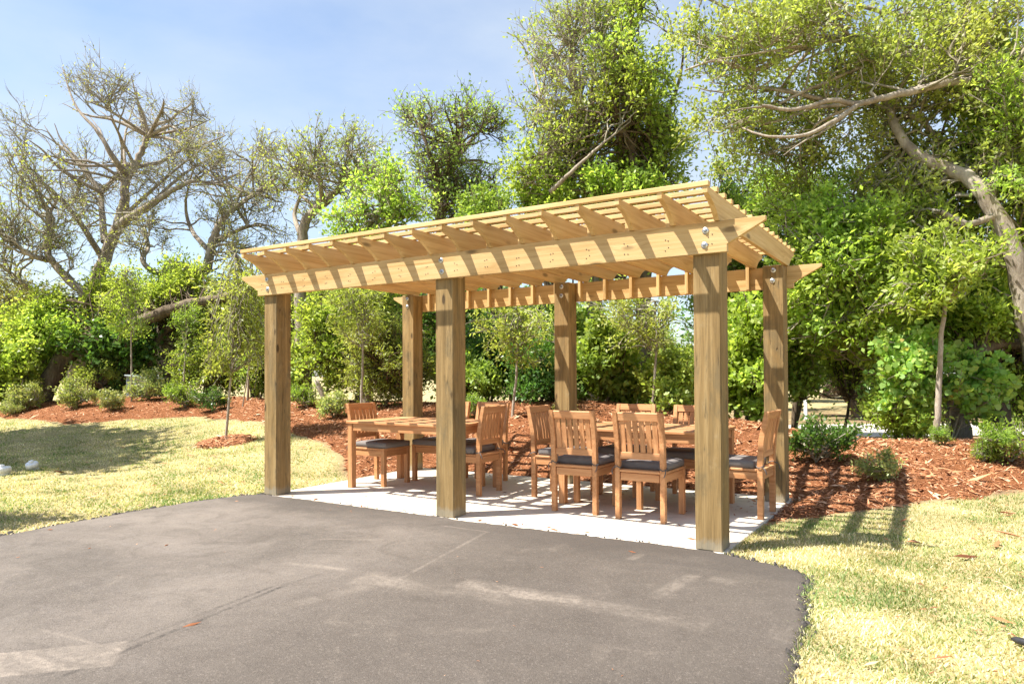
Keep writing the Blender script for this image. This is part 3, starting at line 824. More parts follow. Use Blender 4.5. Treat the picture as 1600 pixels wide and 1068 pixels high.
def to_world_rad(dep, rx, ry, rd):
    # radii along photo right / up / depth turned into a rough world ellipsoid
    return np.array([rx*dep/FPX, rd, ry*dep/FPX])
def blob(px, py, dep, rx, ry, rd, n, rng=RNG, shell=.55):
    v = blob_points((0, 0, 0), (rx*dep/FPX, rd, ry*dep/FPX), n, rng, shell)
    return at(px, py, dep) + v[:, :1]*RT + v[:, 1:2]*np.array([FW[0], FW[1], 0]) + v[:, 2:3]*np.array([0, 0, 1.])

STAT = {'leaves': 0}
LIMBS = []
def plant(name, label, cat, base, limbs, blobs, leafmat, barkmat='bark_grey', lsize=.06, lper=8, twigs=6, tl=(.18, .45), wid=.5,
          group=None, seed=1, gnarl=.09, spread=.9, up=.2, sides=4, crown='crown', floor=None, sub=0, subl=(.4, .9), upn=.7, droop=0, rmax=.05, lift=.25, bias=None, src0=.35):
    rng = np.random.default_rng(seed)
    root = empty(name, base); tag(root, label, cat, group)
    b = np.asarray(base, float)
    Vs, Fs, nv = [], [], 0; SP, SR = [], []
    for pts, r0, r1 in limbs:
        P = resample(pts, max(10, 4*len(pts))); n_ = len(P)
        sc_ = np.linalg.norm(P[-1]-P[0])
        P[1:-1] += rng.normal(0, .0016*sc_, (n_-2, 3))
        R = np.linspace(r0, r1, n_)*(1+rng.normal(0, .025, n_))
        V, F = tubes(P[None], R[None], 9); Vs.append(V); Fs.append(F+nv); nv += len(V); SP.append(P); SR.append(R)
    if Vs: link('trunk', np_mesh('trunk', np.concatenate(Vs)-b, np.concatenate(Fs), M[barkmat], smooth=True), root)
    SPc = np.concatenate(SP) if SP else b[None]+rng.normal(0, .04, (8, 3))*np.array([1, 1, .1]); SRc = np.concatenate(SR) if SR else np.full(8, .02)
    # boughs leave the upper part of the wood only
    if SP:
        keep = np.concatenate([np.arange(len(p)) >= (len(p)*src0 if i == 0 else 2) for i, p in enumerate(SP)]); SPc, SRc = SPc[keep], SRc[keep]
    tg = np.concatenate([x if isinstance(x, np.ndarray) else blob(*x, rng=rng) for x in blobs])
    if floor is not None: tg[:, 2] = np.maximum(tg[:, 2], floor+rng.uniform(0, .15, len(tg)))
    P1, R1 = reach(tg, SPc, SRc, 7, gnarl, rng, lift=lift, rmax=rmax)
    V, F = tubes(P1, R1, 3 if lper >= 6 else sides); WV, WF, wn_ = [V], [F], len(V)
    if sub:
        P2, R2 = grow(P1, R1, sub, subl[0], subl[1], 5, spread, up, .25, .2, rng, .012, .003)
        V, F = tubes(P2, R2, 3); WV.append(V); WF.append(F+wn_); wn_ += len(V)
        src, srR = P2, R2
    else: src, srR = P1, R1
    P3, R3 = grow(src, srR, twigs, tl[0], tl[1], 4, spread, up, .3, .3, rng, .006, .0018)
    show = rng.uniform(0, 1, len(P3)) < (.2 if lper >= 6 else 1.0)      # leafy crowns hide most of their twigs
    V, F = tubes(P3[show], R3[show], 3); WV.append(V); WF.append(F+wn_)
    link('branches', np_mesh('branches', np.concatenate(WV)-b, np.concatenate(WF), M['bark_twig' if barkmat != 'bark_dark' else 'bark_dark'], smooth=True), root)
    if lper > 0:
        if lper < 1:
            P3 = P3[rng.uniform(0, 1, len(P3)) < lper]; lp = 1
            P3 = P3; V, F, r = leaves(P3, 3, lsize, rng, wid, upn=upn, droop=droop, bias=bias)
        else: V, F, r = leaves(P3, int(lper), lsize, rng, wid, upn=upn, droop=droop, bias=bias)
        link(crown, np_mesh(crown, V-b, F, M[leafmat], r), root); STAT['leaves'] += len(F)
    return root
def pxs(lst, dep, bend=0.0):
    n = len(lst); return [at(q[0], q[1], (q[2] if len(q) > 2 else dep) + bend*math.sin(i/max(1, n-1)*pi)) for i, q in enumerate(lst)]
def footed(px, py, dep):
    p = at(px, py, dep); return (p[0], p[1], zg(p[0], p[1]))

def fan(starts, cx, cy, rx, ry, dep, n, a0, a1, r0, r1, rd, seed):
    """long limbs spreading from the trunk to the rim of a crown"""
    r = np.random.default_rng(seed); out = []
    for k in range(n):
        a = radians(a0+(a1-a0)*(k+.5)/n+r.uniform(-8, 8)); q = r.uniform(.72, 1.0)
        ex, ey = cx+rx*q*math.cos(a), cy-ry*q*math.sin(a)
        sx, sy = min(starts, key=lambda p: math.hypot(p[0]-ex, p[1]-ey)*r.uniform(.5, 1.5))
        dz = r.uniform(-rd, rd); mx_, my_ = sx+(ex-sx)*.45+r.uniform(-.06, .06)*rx, sy+(ey-sy)*.45-.10*ry*abs(math.cos(a))*r.uniform(-.4, 1)
        m2x, m2y = sx+(ex-sx)*.75+r.uniform(-.05, .05)*rx, sy+(ey-sy)*.75+r.uniform(-.05, .05)*ry
        out.append(([at(sx, sy, dep), at(mx_, my_, dep+dz*.45), at(m2x, m2y, dep+dz*.8), at(ex, ey, dep+dz)], r0*r.uniform(.7, 1.2), r1))
    return out

# --- tall, nearly bare oak on the left
d = 20.5
base = footed(116, 612, d)
limbs = [([base]+pxs([(126, 545), (139, 475), (152, 440), (163, 405), (178, 370), (188, 342), (195, 312), (196, 283), (210, 258), (220, 238), (232, 213), (243, 196), (268, 186), (300, 160)], d), .24, .025),
         (pxs([(180, 357), (205, 338), (230, 324), (250, 310), (272, 296), (302, 283), (340, 285), (378, 268)], d, -1.2), .13, .02),
         (pxs([(163, 378), (160, 335), (159, 302), (178, 280), (188, 262), (190, 225), (172, 180)], d, .9), .10, .02),
         (pxs([(196, 275), (186, 258), (172, 238), (150, 203), (118, 165), (97, 105)], d, -.8), .10, .015),
         (pxs([(210, 262), (250, 253), (272, 240), (310, 228), (352, 212)], d, 1.2), .07, .015),
         (pxs([(222, 240), (226, 212), (216, 165), (205, 118)], d, .5), .06, .012),
         (pxs([(160, 402), (118, 338), (78, 295), (40, 262), (18, 225)], d, -.9), .09, .015)]
limbs += fan([(163, 405), (188, 342), (196, 283), (210, 258), (232, 213), (230, 324), (159, 302)], 195, 268, 172, 140, d, 22, -5, 185, .05, .010, 2.4, 31)
plant('oak_tree', 'tall oak with grey forked trunk and almost leafless fine twigs against the sky', 'tree', base, limbs,
      [(195, 228, d, 135, 80, 2.5, 70), (75, 265, d, 62, 75, 1.8, 30), (320, 245, d, 75, 55, 1.8, 28), (220, 320, d, 120, 50, 1.8, 14)],
      'leaf_olive', 'bark_grey', .065, .55, twigs=4, tl=(.25, .65), seed=3, sub=5, subl=(.4, 1.0), spread=.5, up=.14, gnarl=.05, rmax=.03)

# --- crooked tree with spreading limbs at the far left
d = 18.5
base = footed(150, 612, d)
limbs = [([base]+pxs([(148, 560), (140, 500), (130, 458), (112, 442), (95, 425), (80, 405), (73, 380), (80, 362), (78, 335), (88, 312)], d), .16, .03),
         (pxs([(74, 406), (52, 400), (30, 388), (8, 372)], d, -.6), .08, .02), (pxs([(130, 470), (95, 470), (58, 462), (28, 436), (-8, 408)], d, .8), .10, .03)]
plant('crooked_tree', 'crooked small tree with low spreading limbs beside the bare oak', 'tree', base, limbs,
      [(45, 320, d, 62, 85, 1.5, 36), (25, 400, d, 45, 45, 1.2, 22), (120, 370, d, 40, 40, 1.0, 12)], 'leaf_yellow', 'bark_grey', .075, 2, twigs=5, seed=4, sub=4, gnarl=.12)
plant('flat_topped_tree', 'small olive tree with flat layered leaf pads and thin grey trunk at the far left', 'tree', footed(28, 612, 20), [([footed(28, 612, 20)]+pxs([(25, 560), (22, 520), (35, 480)], 20), .14, .06)],
      [(35, 462, 20, 75, 26, 1.6, 90), (10, 435, 20, 45, 20, 1.2, 50)], 'leaf_olive', 'bark_grey', .08, 7, twigs=6, seed=5, tl=(.2, .5))

# --- arching oak trunk wrapped in leaves
d = 17.6
base = footed(58, 630, d)
limbs = [([base]+pxs([(75, 597), (95, 566), (115, 546), (140, 531), (170, 518), (200, 508), (235, 496), (262, 485), (300, 474), (345, 466), (392, 452)], d, .2), .25, .10),
         (pxs([(222, 585), (236, 550), (252, 524), (275, 503), (310, 490)], d+.6, .3), .13, .08)]
plant('arching_oak', 'dark arching oak limb rising over the bank with bright leaves along it', 'tree', base, limbs,
      [(110, 484, d+1.1, 80, 40, .8, 150), (200, 450, d+1.1, 75, 40, .8, 130), (285, 438, d+1.1, 60, 34, .8, 90), (340, 505, d+1.4, 60, 40, .8, 50)],
      'leaf_bright', 'bark_dark', .085, 9, twigs=6, seed=6, wid=.55, tl=(.2, .5), rmax=.018)

# --- twisted oak
d = 19.5
base = footed(272, 622, d)
limbs = [([base]+pxs([(264, 585), (257, 545), (262, 495), (263, 445), (265, 418), (285, 419), (305, 428), (320, 422), (328, 400), (333, 375), (346, 346), (366, 326), (396, 305), (432, 278)], d), .27, .04),
         (pxs([(265, 424), (250, 426), (233, 420), (222, 404), (232, 388), (228, 360)], d, -.6), .10, .03),
         (pxs([(333, 380), (355, 368), (388, 354), (420, 352)], d, .8), .09, .02), (pxs([(260, 582), (282, 562), (308, 558), (338, 568), (370, 600)], d-.8, -.5), .13, .05),
         (pxs([(330, 395), (300, 360), (290, 320), (300, 270)], d, 1.0), .08, .02)]
limbs += fan([(333, 375), (346, 346), (366, 326), (396, 305), (388, 354)], 360, 320, 95, 105, d, 12, 0, 180, .04, .010, 1.6, 32)
plant('twisted_oak', 'twisted grey oak with a kinked horizontal limb and thin dull leaves', 'tree', base, limbs,
      [(345, 295, d, 85, 75, 1.8, 44), (395, 370, d, 60, 55, 1.3, 26), (265, 365, d, 60, 36, 1.3, 16), (420, 270, d, 45, 45, 1.2, 18)],
      'leaf_olive', 'bark_grey', .07, 3, twigs=4, tl=(.2, .5), seed=7, sub=4, subl=(.35, .8), gnarl=.07, spread=.6, rmax=.025)

# --- central trees behind the pergola
d = 15
base = footed(470, 600, d)
limbs = [([base]+pxs([(470, 520), (470, 440), (472, 380), (478, 345), (495, 325), (515, 310), (535, 288), (560, 272), (600, 254)], d), .16, .03),
         (pxs([(472, 372), (460, 335), (474, 290), (470, 255)], d, .6), .06, .015), (pxs([(505, 318), (500, 280), (497, 225)], d, -.6), .06, .015), (pxs([(538, 286), (546, 252), (540, 212)], d, .6), .05, .012)]
limbs += fan([(478, 345), (495, 325), (515, 310), (535, 288), (560, 272)], 525, 310, 95, 105, d, 13, 5, 175, .032, .008, 1.3, 33)
plant('sparse_oak', 'thin leaning oak with sparse yellow green tufts above the low end of the pergola roof', 'tree', base, limbs,
      [(520, 262, d, 88, 55, 1.5, 44), (470, 300, d, 50, 50, 1.2, 22), (585, 265, d, 45, 40, 1.2, 20)], 'leaf_yellow', 'bark_grey', .068, 3, twigs=4, tl=(.2, .45), seed=8, sub=4, subl=(.3, .7), gnarl=.06, spread=.6, rmax=.02)
d = 13.5
base = footed(575, 610, d)
plant('broadleaf_tree', 'round leafy light green tree rising behind the pergola roof beside the sparse oak', 'tree', base,
      [([base]+pxs([(572, 520), (568, 440), (575, 380), (595, 330), (620, 290)], d), .11, .03), (pxs([(570, 430), (590, 370), (620, 345), (650, 335)], d, .5), .06, .02)],
      [(580, 312, d, 36, 30, .8, 24), (615, 270, d, 55, 18, .9, 18), (640, 320, d, 44, 30, .9, 34), (545, 345, d, 40, 22, .9, 30), (560, 420, d, 75, 50, 1.2, 120)],
      'leaf_bright', 'bark_grey', .08, 7, twigs=5, seed=9, wid=.55)
d = 15.5
base = footed(700, 600, d)
limbs = [([base]+pxs([(698, 500), (693, 420), (690, 350), (685, 312), (692, 280), (705, 255), (712, 228), (716, 195)], d), .19, .03),
         (pxs([(690, 300), (673, 245), (657, 200), (638, 172)], d, -.5), .07, .012), (pxs([(708, 246), (722, 200), (716, 150)], d, .5), .06, .012), (pxs([(702, 262), (740, 215), (775, 180)], d, .4), .07, .012),
         (pxs([(690, 330), (735, 300), (775, 290)], d, -.4), .06, .02)]
limbs += fan([(685, 312), (692, 280), (705, 255), (712, 228)], 708, 250, 80, 105, d, 13, 0, 180, .032, .008, 1.2, 34)
plant('upright_oak', 'upright oak with tufted leafy trunk and bare branch tips against open sky', 'tree', base, limbs,
      [(705, 205, d, 72, 52, 1.3, 34), (715, 275, d, 60, 35, 1.2, 36), (655, 195, d, 32, 28, .8, 14), (690, 305, d, 50, 40, 1.0, 44), (765, 195, d, 28, 35, .7, 14)],
      'leaf_mid', 'bark_dark', .07, 4, twigs=5, tl=(.2, .45), seed=10, sub=3, subl=(.3, .65), gnarl=.07, bias=.25, rmax=.02)

d = 14
base = footed(925, 600, d)
limbs = [([base]+pxs([(930, 480), (925, 380), (920, 300), (915, 225), (905, 155), (893, 85), (902, 20)], d), .19, .02), (pxs([(920, 290), (880, 230), (850, 170), (830, 95)], d, -.6), .08, .012),
         (pxs([(915, 230), (945, 160), (950, 90), (935, 20)], d, .6), .07, .012), (pxs([(860, 300), (900, 262), (945, 222), (985, 190)], d-1.2, -.3), .045, .012), (pxs([(925, 330), (880, 300), (840, 290)], d, .4), .07, .02)]
limbs += fan([(925, 330), (920, 290), (915, 225), (905, 155)], 900, 200, 85, 175, d, 16, 20, 190, .035, .008, 1.5, 35)
plant('tangled_oak', 'tall tangled oak of dense grey twigs and small yellowish leaves', 'tree', base, limbs,
      [(890, 160, d, 78, 120, 1.6, 70), (880, 255, d, 65, 55, 1.4, 44), (930, 60, d, 55, 60, 1.2, 26)], 'leaf_yellow', 'bark_grey', .078, 3, twigs=5, tl=(.2, .5), seed=12, sub=4, subl=(.4, .9), gnarl=.09, spread=.65, bias=-.15, rmax=.025)
base = footed(1000, 600, 13.3); d = 13.3
limbs = [([base]+pxs([(1005, 480), (1008, 380), (1000, 300), (985, 220), (978, 130), (985, 40), (990, -40)], d), .16, .02), (pxs([(995, 270), (1030, 200), (1060, 130), (1070, 60)], d, .5), .07, .012),
         (pxs([(985, 230), (960, 160), (955, 90)], d, -.4), .05, .012)]
plant('leafy_oak', 'tall narrow oak with bright leafy column beside the tangled oak', 'tree', base, limbs,
      [(990, 175, d, 46, 125, 1.2, 100), (1000, 275, d, 70, 40, 1.3, 80), (830, 290, d, 35, 35, .8, 40), (1050, 190, d, 42, 100, 1.2, 36), (985, 20, d, 40, 50, 1, 24)],
      'leaf_bright', 'bark_dark', .085, 6, twigs=6, tl=(.2, .45), seed=13, sub=2, subl=(.3, .6), rmax=.025)

# --- big leaning oak on the right
d = 11
base = footed(1665, 690, 9.6)
limbs = [([base]+pxs([(1640, 620, 9.6), (1612, 530, 9.6), (1595, 445, 9.6), (1572, 365, 9.6), (1541, 309, 9.7), (1518, 281, 9.8), (1480, 262, 10), (1429, 239, 10.2), (1401, 201, 10.5), (1387, 165, 10.8), (1375, 120, 11)], d), .172, .045),
         (pxs([(1660, 215), (1600, 160), (1548, 120), (1509, 80), (1476, 51), (1415, 28), (1340, 10)], d+.8), .10, .03),
         (pxs([(1640, 190), (1560, 135), (1480, 110), (1438, 94), (1396, 84), (1331, 61), (1274, 66), (1223, 87), (1180, 80)], d-.3), .15, .03),
         (pxs([(1600, 120), (1530, 125), (1476, 131), (1415, 145), (1345, 161), (1298, 157), (1246, 171), (1190, 165)], d-1.3), .07, .02),
         (pxs([(1345, 161), (1298, 192), (1256, 211), (1200, 213), (1160, 200)], d-1.3, -.3), .035, .012),
         (pxs([(1500, 272), (1440, 190), (1390, 180)], d, -.5), .05, .02), (pxs([(1223, 87), (1175, 110), (1120, 95), (1070, 110)], d-.3, -.4), .04, .012),
         (pxs([(1274, 66), (1200, 30), (1130, 10), (1080, -20)], d-.3, .5), .05, .015), (pxs([(1560, 335), (1510, 350), (1470, 330)], 9.6, 0), .05, .03)]
limbs += fan([(1331, 61), (1274, 66), (1345, 161), (1396, 84), (1298, 157), (1429, 239)], 1270, 130, 200, 125, 10.3, 24, 70, 265, .026, .006, .9, 36)
plant('leaning_oak', 'big leaning oak with pale sinuous limbs stretching over the pergola', 'tree', base, limbs,
      [(1240, 100, d, 155, 95, 1.7, 96), (1470, 50, d, 130, 70, 1.5, 79), (1370, 190, d, 120, 80, 1.4, 96), (1180, 215, d, 85, 60, 1.3, 40), (1120, 60, d, 60, 70, 1.2, 26), (1420, 320, d, 110, 60, 1.3, 79), (1540, 250, d-.7, 55, 50, .9, 34)],
      'leaf_yellow', 'bark_grey', .07, 7, twigs=6, tl=(.15, .4), seed=14, sub=3, subl=(.3, .7), gnarl=.10, spread=.9, bias=.08, rmax=.03)
plant('bright_tree', 'dense bright green tree crown spilling in at the right beside the leaning oak', 'tree', footed(1720, 690, 10), [([footed(1720, 690, 10)]+pxs([(1715, 560), (1700, 400), (1660, 280), (1600, 220)], 10), .12, .04)],
      [(1565, 170, 9.8, 74, 72, .9, 230), (1588, 285, 9.3, 30, 30, .3, 26), (1520, 400, 9.9, 42, 34, .3, 26), (1620, 280, 10.6, 50, 60, .8, 70), (1600, 60, 10.4, 60, 60, .9, 70)], 'leaf_bright', 'bark_grey', .08, 9, twigs=7, seed=15, wid=.42, tl=(.15, .4), bias=.1)

# --- right understorey
d = 10.8
base = footed(1500, 694, d)
limbs = [([base]+pxs([(1498, 660), (1478, 630), (1436, 600), (1414, 560), (1404, 515), (1394, 450), (1372, 400), (1350, 350)], d), .17, .04), (pxs([(1402, 500), (1440, 440), (1470, 380)], d, .4), .06, .02), (pxs([(1396, 460), (1340, 430), (1290, 380)], d, -.4), .06, .02)]
plant('privet_tree', 'dense glossy green privet with a thick bent trunk behind the mulch bank', 'tree', base, limbs,
      [(1300, 390, d, 80, 85, 1.2, 260), (1400, 410, d, 95, 85, 1.2, 300), (1330, 490, d, 90, 55, 1.2, 210), (1450, 350, d, 70, 60, 1.1, 130), (1255, 470, d, 45, 70, .9, 120)],
      'leaf_bright', 'bark_grey', .092, 10, twigs=6, seed=16, wid=.45, tl=(.15, .42), rmax=.02)
d = 10.4
base = footed(1560, 694, d)
limbs = [([base]+pxs([(1560, 655), (1556, 610), (1548, 560), (1540, 500), (1545, 440), (1560, 390)], d), .20, .05), (pxs([(1518, 572), (1530, 550), (1555, 538), (1580, 536), (1620, 545)], d-.5), .07, .09), (pxs([(1540, 500), (1510, 440), (1500, 400)], d, .4), .06, .02)]
plant('thick_trunk_tree', 'green leafy tree on a thick dark trunk with a bowed grey limb', 'tree', base, limbs,
      [(1510, 440, d+.6, 60, 70, .9, 190), (1600, 530, d+.3, 45, 60, .7, 120), (1500, 500, d, 60, 50, .9, 120), (1600, 610, d+.5, 50, 60, .8, 90)],
      'leaf_bright', 'bark_dark', .092, 10, twigs=6, seed=17, wid=.42, tl=(.15, .4), bias=-.05, rmax=.02)
d = 9.2
base = footed(1462, 697, d)
plant('slender_tree', 'slender young tree with straight whitish trunk standing on the mulch bank', 'tree', base, [([base]+pxs([(1465, 640), (1468, 580), (1471, 520), (1478, 470), (1482, 420)], d), .043, .02)],
      [(1478, 410, d, 85, 65, .9, 78), (1430, 465, d, 55, 32, .7, 34)], 'leaf_bright', 'bark_pale', .085, 8, twigs=6, seed=18, wid=.45, tl=(.12, .35), src0=.72, rmax=.015)
d = 9.7
base = footed(1482, 692, d)
rb = [([np.array(base)+np.array([dx*.25, 0, 0]), at(1482+a, 640, d), at(1482+b, 580, d), at(1482+c, 545, d)], .016, .006) for dx, a, b, c in ((-.2, -12, -30, -55), (0, 2, 0, -5), (.1, 18, 40, 60), (.2, 30, 65, 85), (-.1, -6, -50, -85))]
plant('redbud_shrub', 'redbud shrub with large heart shaped lime leaves and thin bare stems', 'shrub', base, rb,
      [(1470, 595, d, 80, 45, .6, 60), (1540, 615, d, 45, 42, .5, 44), (1400, 610, d, 45, 35, .5, 34), (1430, 545, d, 55, 30, .5, 26)], 'leaf_redbud', 'bark_twig', .076, 8, twigs=4, seed=19, wid=.95, tl=(.12, .3), upn=.5)

# --- bushes behind
BUSH = [
    (1240, 290, 12.6, 85, 60, 1.0, 170, 'leaf_bright', .075, .45, 'bright leafy treetop just behind the high corner of the roof'),
    (1400, 285, 12.2, 90, 55, 1.0, 160, 'leaf_bright', .075, .45, 'bright leafy treetop under the sinuous limbs of the leaning oak'),
    (2, 575, 17.0, 72, 70, .9, 360, 'leaf_bright', .085, .55, 'big bright green leafy bush at the foot of the arching limb'),
    (70, 515, 18.0, 80, 50, .9, 260, 'leaf_bright', .085, .55, 'bright leafy bush behind the arching limb'),
    (860, 300, 13.4, 60, 34, .8, 150, 'leaf_bright', .08, .5, 'bright leafy treetop just above the roof below the tangled oak'),
    (960, 290, 13.0, 75, 36, .8, 190, 'leaf_bright', .08, .5, 'bright leafy treetop just above the roof below the leafy oak'),
    (760, 318, 14.0, 60, 30, .8, 110, 'leaf_mid', .08, .5, 'green treetop just above the roof right of the upright oak'),
    # px, py(centre), depth, rx, ry, rd, n, leaf, size, wid, label
    (505, 545, 14.2, 60, 75, .9, 230, 'leaf_bright', .075, .5, 'tall bright green bush seen between the left corner post and the back post'),
    (600, 565, 13.2, 72, 72, .9, 300, 'leaf_yellow', .06, .35, 'fine leaved lime green bush behind the left table'),
    (560, 470, 15.2, 90, 65, 1.0, 230, 'leaf_bright', .08, .5, 'high leafy thicket above the lime bush, below the beam'),
    (765, 555, 14.2, 75, 85, 1.0, 230, 'leaf_dark', .08, .5, 'dark shaded evergreen bush behind the middle front post'),
    (842, 585, 12.3, 48, 62, .8, 240, 'leaf_dark', .07, .5, 'glossy dark green holly bush beside the middle back post'),
    (735, 598, 13.0, 40, 40, .7, 120, 'leaf_mid', .07, .5, 'mid green bush low behind the left table end'),
    (945, 575, 12.0, 58, 75, .9, 260, 'leaf_mid', .09, .6, 'broad leaved green bush right of the middle back post'),
    (905, 520, 14.5, 60, 70, 1.0, 170, 'leaf_bright', .08, .5, 'pale thicket rising behind the broad leaved bush'),
    (1050, 595, 11.4, 52, 46, .8, 230, 'leaf_yellow', .075, .6, 'yellow green bush left of the tall front corner post'),
    (1010, 620, 13.6, 60, 40, .8, 130, 'leaf_mid', .08, .5, 'green bush behind the yellow green one'),
    (1165, 560, 11.6, 55, 85, .9, 280, 'leaf_bright', .09, .65, 'bright round leaved bush between the two right hand posts'),
    (1150, 430, 13.5, 90, 70, 1.2, 210, 'leaf_mid', .075, .5, 'tall green thicket behind the beam ends'),
    (1150, 310, 14.5, 80, 65, 1.2, 170, 'leaf_mid', .075, .5, 'leafy crown above the high end of the pergola roof'),
    (185, 562, 17.9, 60, 60, .9, 210, 'leaf_dark', .11, .65, 'large leaved dark laurel bush under the arching limb'),
    (150, 588, 17.4, 28, 34, .6, 90, 'leaf_yellow', .06, .35, 'small lime yellow bush beside the laurel'),
    (330, 572, 17.6, 70, 55, 1.0, 200, 'leaf_bright', .07, .4, 'fine leaved green bush below the twisted oak'),
    (405, 560, 16.6, 60, 70, 1.0, 200, 'leaf_mid', .075, .5, 'green bush behind the staked sapling, left of the corner post'),
    (440, 598, 15.0, 40, 50, .7, 120, 'leaf_mid', .07, .5, 'low green bush behind the left corner post'),
    (1316, 545, 12.6, 66, 40, 1.0, 200, 'leaf_mid', .075, .45, 'shaded hanging foliage mass over the pale road'),
    (1412, 645, 10.0, 46, 38, .6, 230, 'leaf_bright', .06, .4, 'leafy green shrub on the crest left of the whitish trunk'),
    (1240, 560, 12.0, 32, 55, .7, 120, 'leaf_mid', .08, .55, 'green leafy branch mass just right of the back corner post'),
]
for k, (px, py, dp, rx, ry, rd_, n_, lm, ls, wd, lab) in enumerate(BUSH):
    base = footed(px, 600, dp)
    lowz = base[2]+.05
    plant('tree' if py < 480 else 'bush', lab, 'tree' if py < 480 else 'bush', base,
          [([base, np.array(base)+(at(px, py, dp)-np.array(base))*.5+np.array([.1, .1, 0]), at(px, py, dp)], .06 if py < 480 else .03, .02)],
          [(px, py, dp, rx, ry, rd_, int(n_*.92))], lm, 'bark_dark', ls*1.1, 9, twigs=6, seed=40+k, wid=wd, tl=(.12, .36), floor=None if py < 480 else lowz+.1, rmax=.02)

# --- far woodland, copies of two crowns
def far_tree(seed, lm):
    base = np.zeros(3)
    tgt = [blob_points((0, 0, 3.2), (2.2, 2.2, 1.7), 150, np.random.default_rng(seed), .5), blob_points((.9, .3, 2.0), (1.6, 1.6, 1.3), 90, np.random.default_rng(seed+1), .5)]
    return plant('far_tree', 'x', 'tree', (0, 0, 0), [([base, np.array([.1, 0, 1.2]), np.array([-.1, .1, 2.6]), np.array([.1, 0, 4.0])], .14, .04)], tgt, lm, 'bark_dark', .15, 9, twigs=5, seed=seed, tl=(.2, .6))
fts = [far_tree(90, 'leaf_mid'), far_tree(93, 'leaf_olive'), far_tree(96, 'leaf_dark')]
FT = [(-60, 26, .9, 0), (60, 30, .85, 1), (150, 27, .8, 0), (230, 24, .85, 2), (320, 22, .8, 0), (400, 21, .85, 2), (480, 20, .85, 1), (560, 20, .9, 2), (640, 21, .9, 0), (720, 19, .8, 2), (800, 19, .85, 2),
      (870, 22, .8, 0), (960, 24, .72, 1), (1040, 32, .75, 0), (1120, 26, .9, 2), (1200, 34, 1.1, 0), (1290, 38, 1.2, 1), (1380, 36, 1.2, 0), (1430, 22, 1.15, 2), (1500, 26, 1.2, 0), (1590, 24, 1.3, 2), (1680, 22, 1.2, 0), (1340, 27, 1.0, 2)]
used = [False]*3
kinds = ['mid green rounded tree far behind the garden', 'olive rounded tree far behind the garden', 'dark rounded tree far behind the garden']
for px, dp, s, k in FT:
    o = fts[k] if not used[k] else copy_tree(fts[k]); used[k] = True
    p = at(px, 600, dp); o.location = (p[0], p[1], zg(p[0], p[1])-.02); o.scale = (s*1.25, s*1.25, s); o.rotation_euler = (0, 0, random.uniform(0, 6.28))
    tag(o, kinds[k], 'tree', 'far trees, '+('mid green', 'olive', 'dark')[k])
# tree standing in the field by the road
d = 21
base = footed(1338, 655, d)
plant('field_tree', 'dark low tree with several leaning trunks on bare ground beyond the road', 'tree', base,
      [([base]+pxs([(1330, 630), (1318, 612), (1300, 590)], d), .13, .05), ([base]+pxs([(1345, 632), (1350, 605), (1356, 580)], d), .12, .05), (pxs([(1320, 615), (1290, 618), (1262, 612), (1238, 616)], d, -1), .05, .02)],
      [(1310, 560, d, 75, 48, 1.6, 190), (1365, 580, d, 50, 45, 1.3, 120)], 'leaf_dark', 'bark_dark', .12, 8, twigs=6, seed=70, tl=(.2, .5))

# --- unseen plants, added left of the view to cast shadows on the lawn
base = (-9.9, -1.95, zg(-9.9, -1.95))
plant('added_shadow_tree', 'broad evergreen tree added out of view to cast shade on the left lawn', 'tree', base, [([np.array(base), np.array([-10.0, -1.9, 2.2]), np.array([-9.8, -2.0, 4.4]), np.array([-9.1, -2.2, 6.6])], .22, .06)],
      [blob_points((-9.1, -2.2, 6.4), (3.2, 1.9, 1.0), 460, np.random.default_rng(5), .0)], 'leaf_dark', 'bark_dark', .24, 9, twigs=5, seed=75, tl=(.3, .7))
base = (-1.75, -2.98, zg(-1.75, -2.98))  # second unseen plant, added to shade the near corner of the left lawn
plant('added_shadow_shrub', 'dense evergreen shrub added out of view to shade the lawn edge by the drive', 'shrub', base, [([np.array(base), np.array(base)+np.array([0, 0, .6]), np.array(base)+np.array([.05, 0, 1.3])], .04, .02)],
      [blob_points((-1.75, -2.98, 1.35), (.72, .5, 1.0), 210, np.random.default_rng(6), .3)], 'leaf_dark', 'bark_dark', .07, 9, twigs=6, seed=76, tl=(.1, .3), rmax=.015)

# --- staked saplings
def sapling(px, py, top, label, seed, crown_c, n=60, lm='leaf_yellow', r=.022, lean=0, bark_='bark_pale', dep=None, src0=.45):
    b = ground_at(px, py) if dep is None else np.array(footed(px, py, dep))
    dep = float((b-CAM)@FW)
    tip = at(px+lean, top, dep); mid = b+(tip-b)*.5+np.array([.03, .02, 0])
    return plant('sapling', label, 'sapling', tuple(b), [([b-np.array([0, 0, .03]), mid, tip], r, r*.35)], [(*crown_c[:2], dep, *crown_c[2:], n)], lm, bark_, .075, 9, twigs=5, seed=seed, wid=.34, tl=(.12, .34), rmax=.005, lift=.12, sides=3, src0=src0, spread=.8)
sapling(352, 689, 395, 'young tree with feathery yellow green crown in a mulch ring on the lawn', 201, (364, 500, 52, 125, .55), 105, lean=16, src0=.3)
sapling(386, 629, 400, 'young tree tied to a stake on the bank, behind the lawn sapling', 202, (400, 500, 38, 95, .5), 80, lean=8)
sapling(206, 596, 420, 'young tree with upright pale green crown rising from the azaleas', 203, (196, 480, 42, 62, .45), 62, lean=-8, lm='leaf_bright', dep=16.0)
sapling(285, 606, 470, 'thin young tree under the twisted oak', 204, (290, 520, 30, 40, .35), 30, lean=5, dep=17.0, lm='leaf_mid')
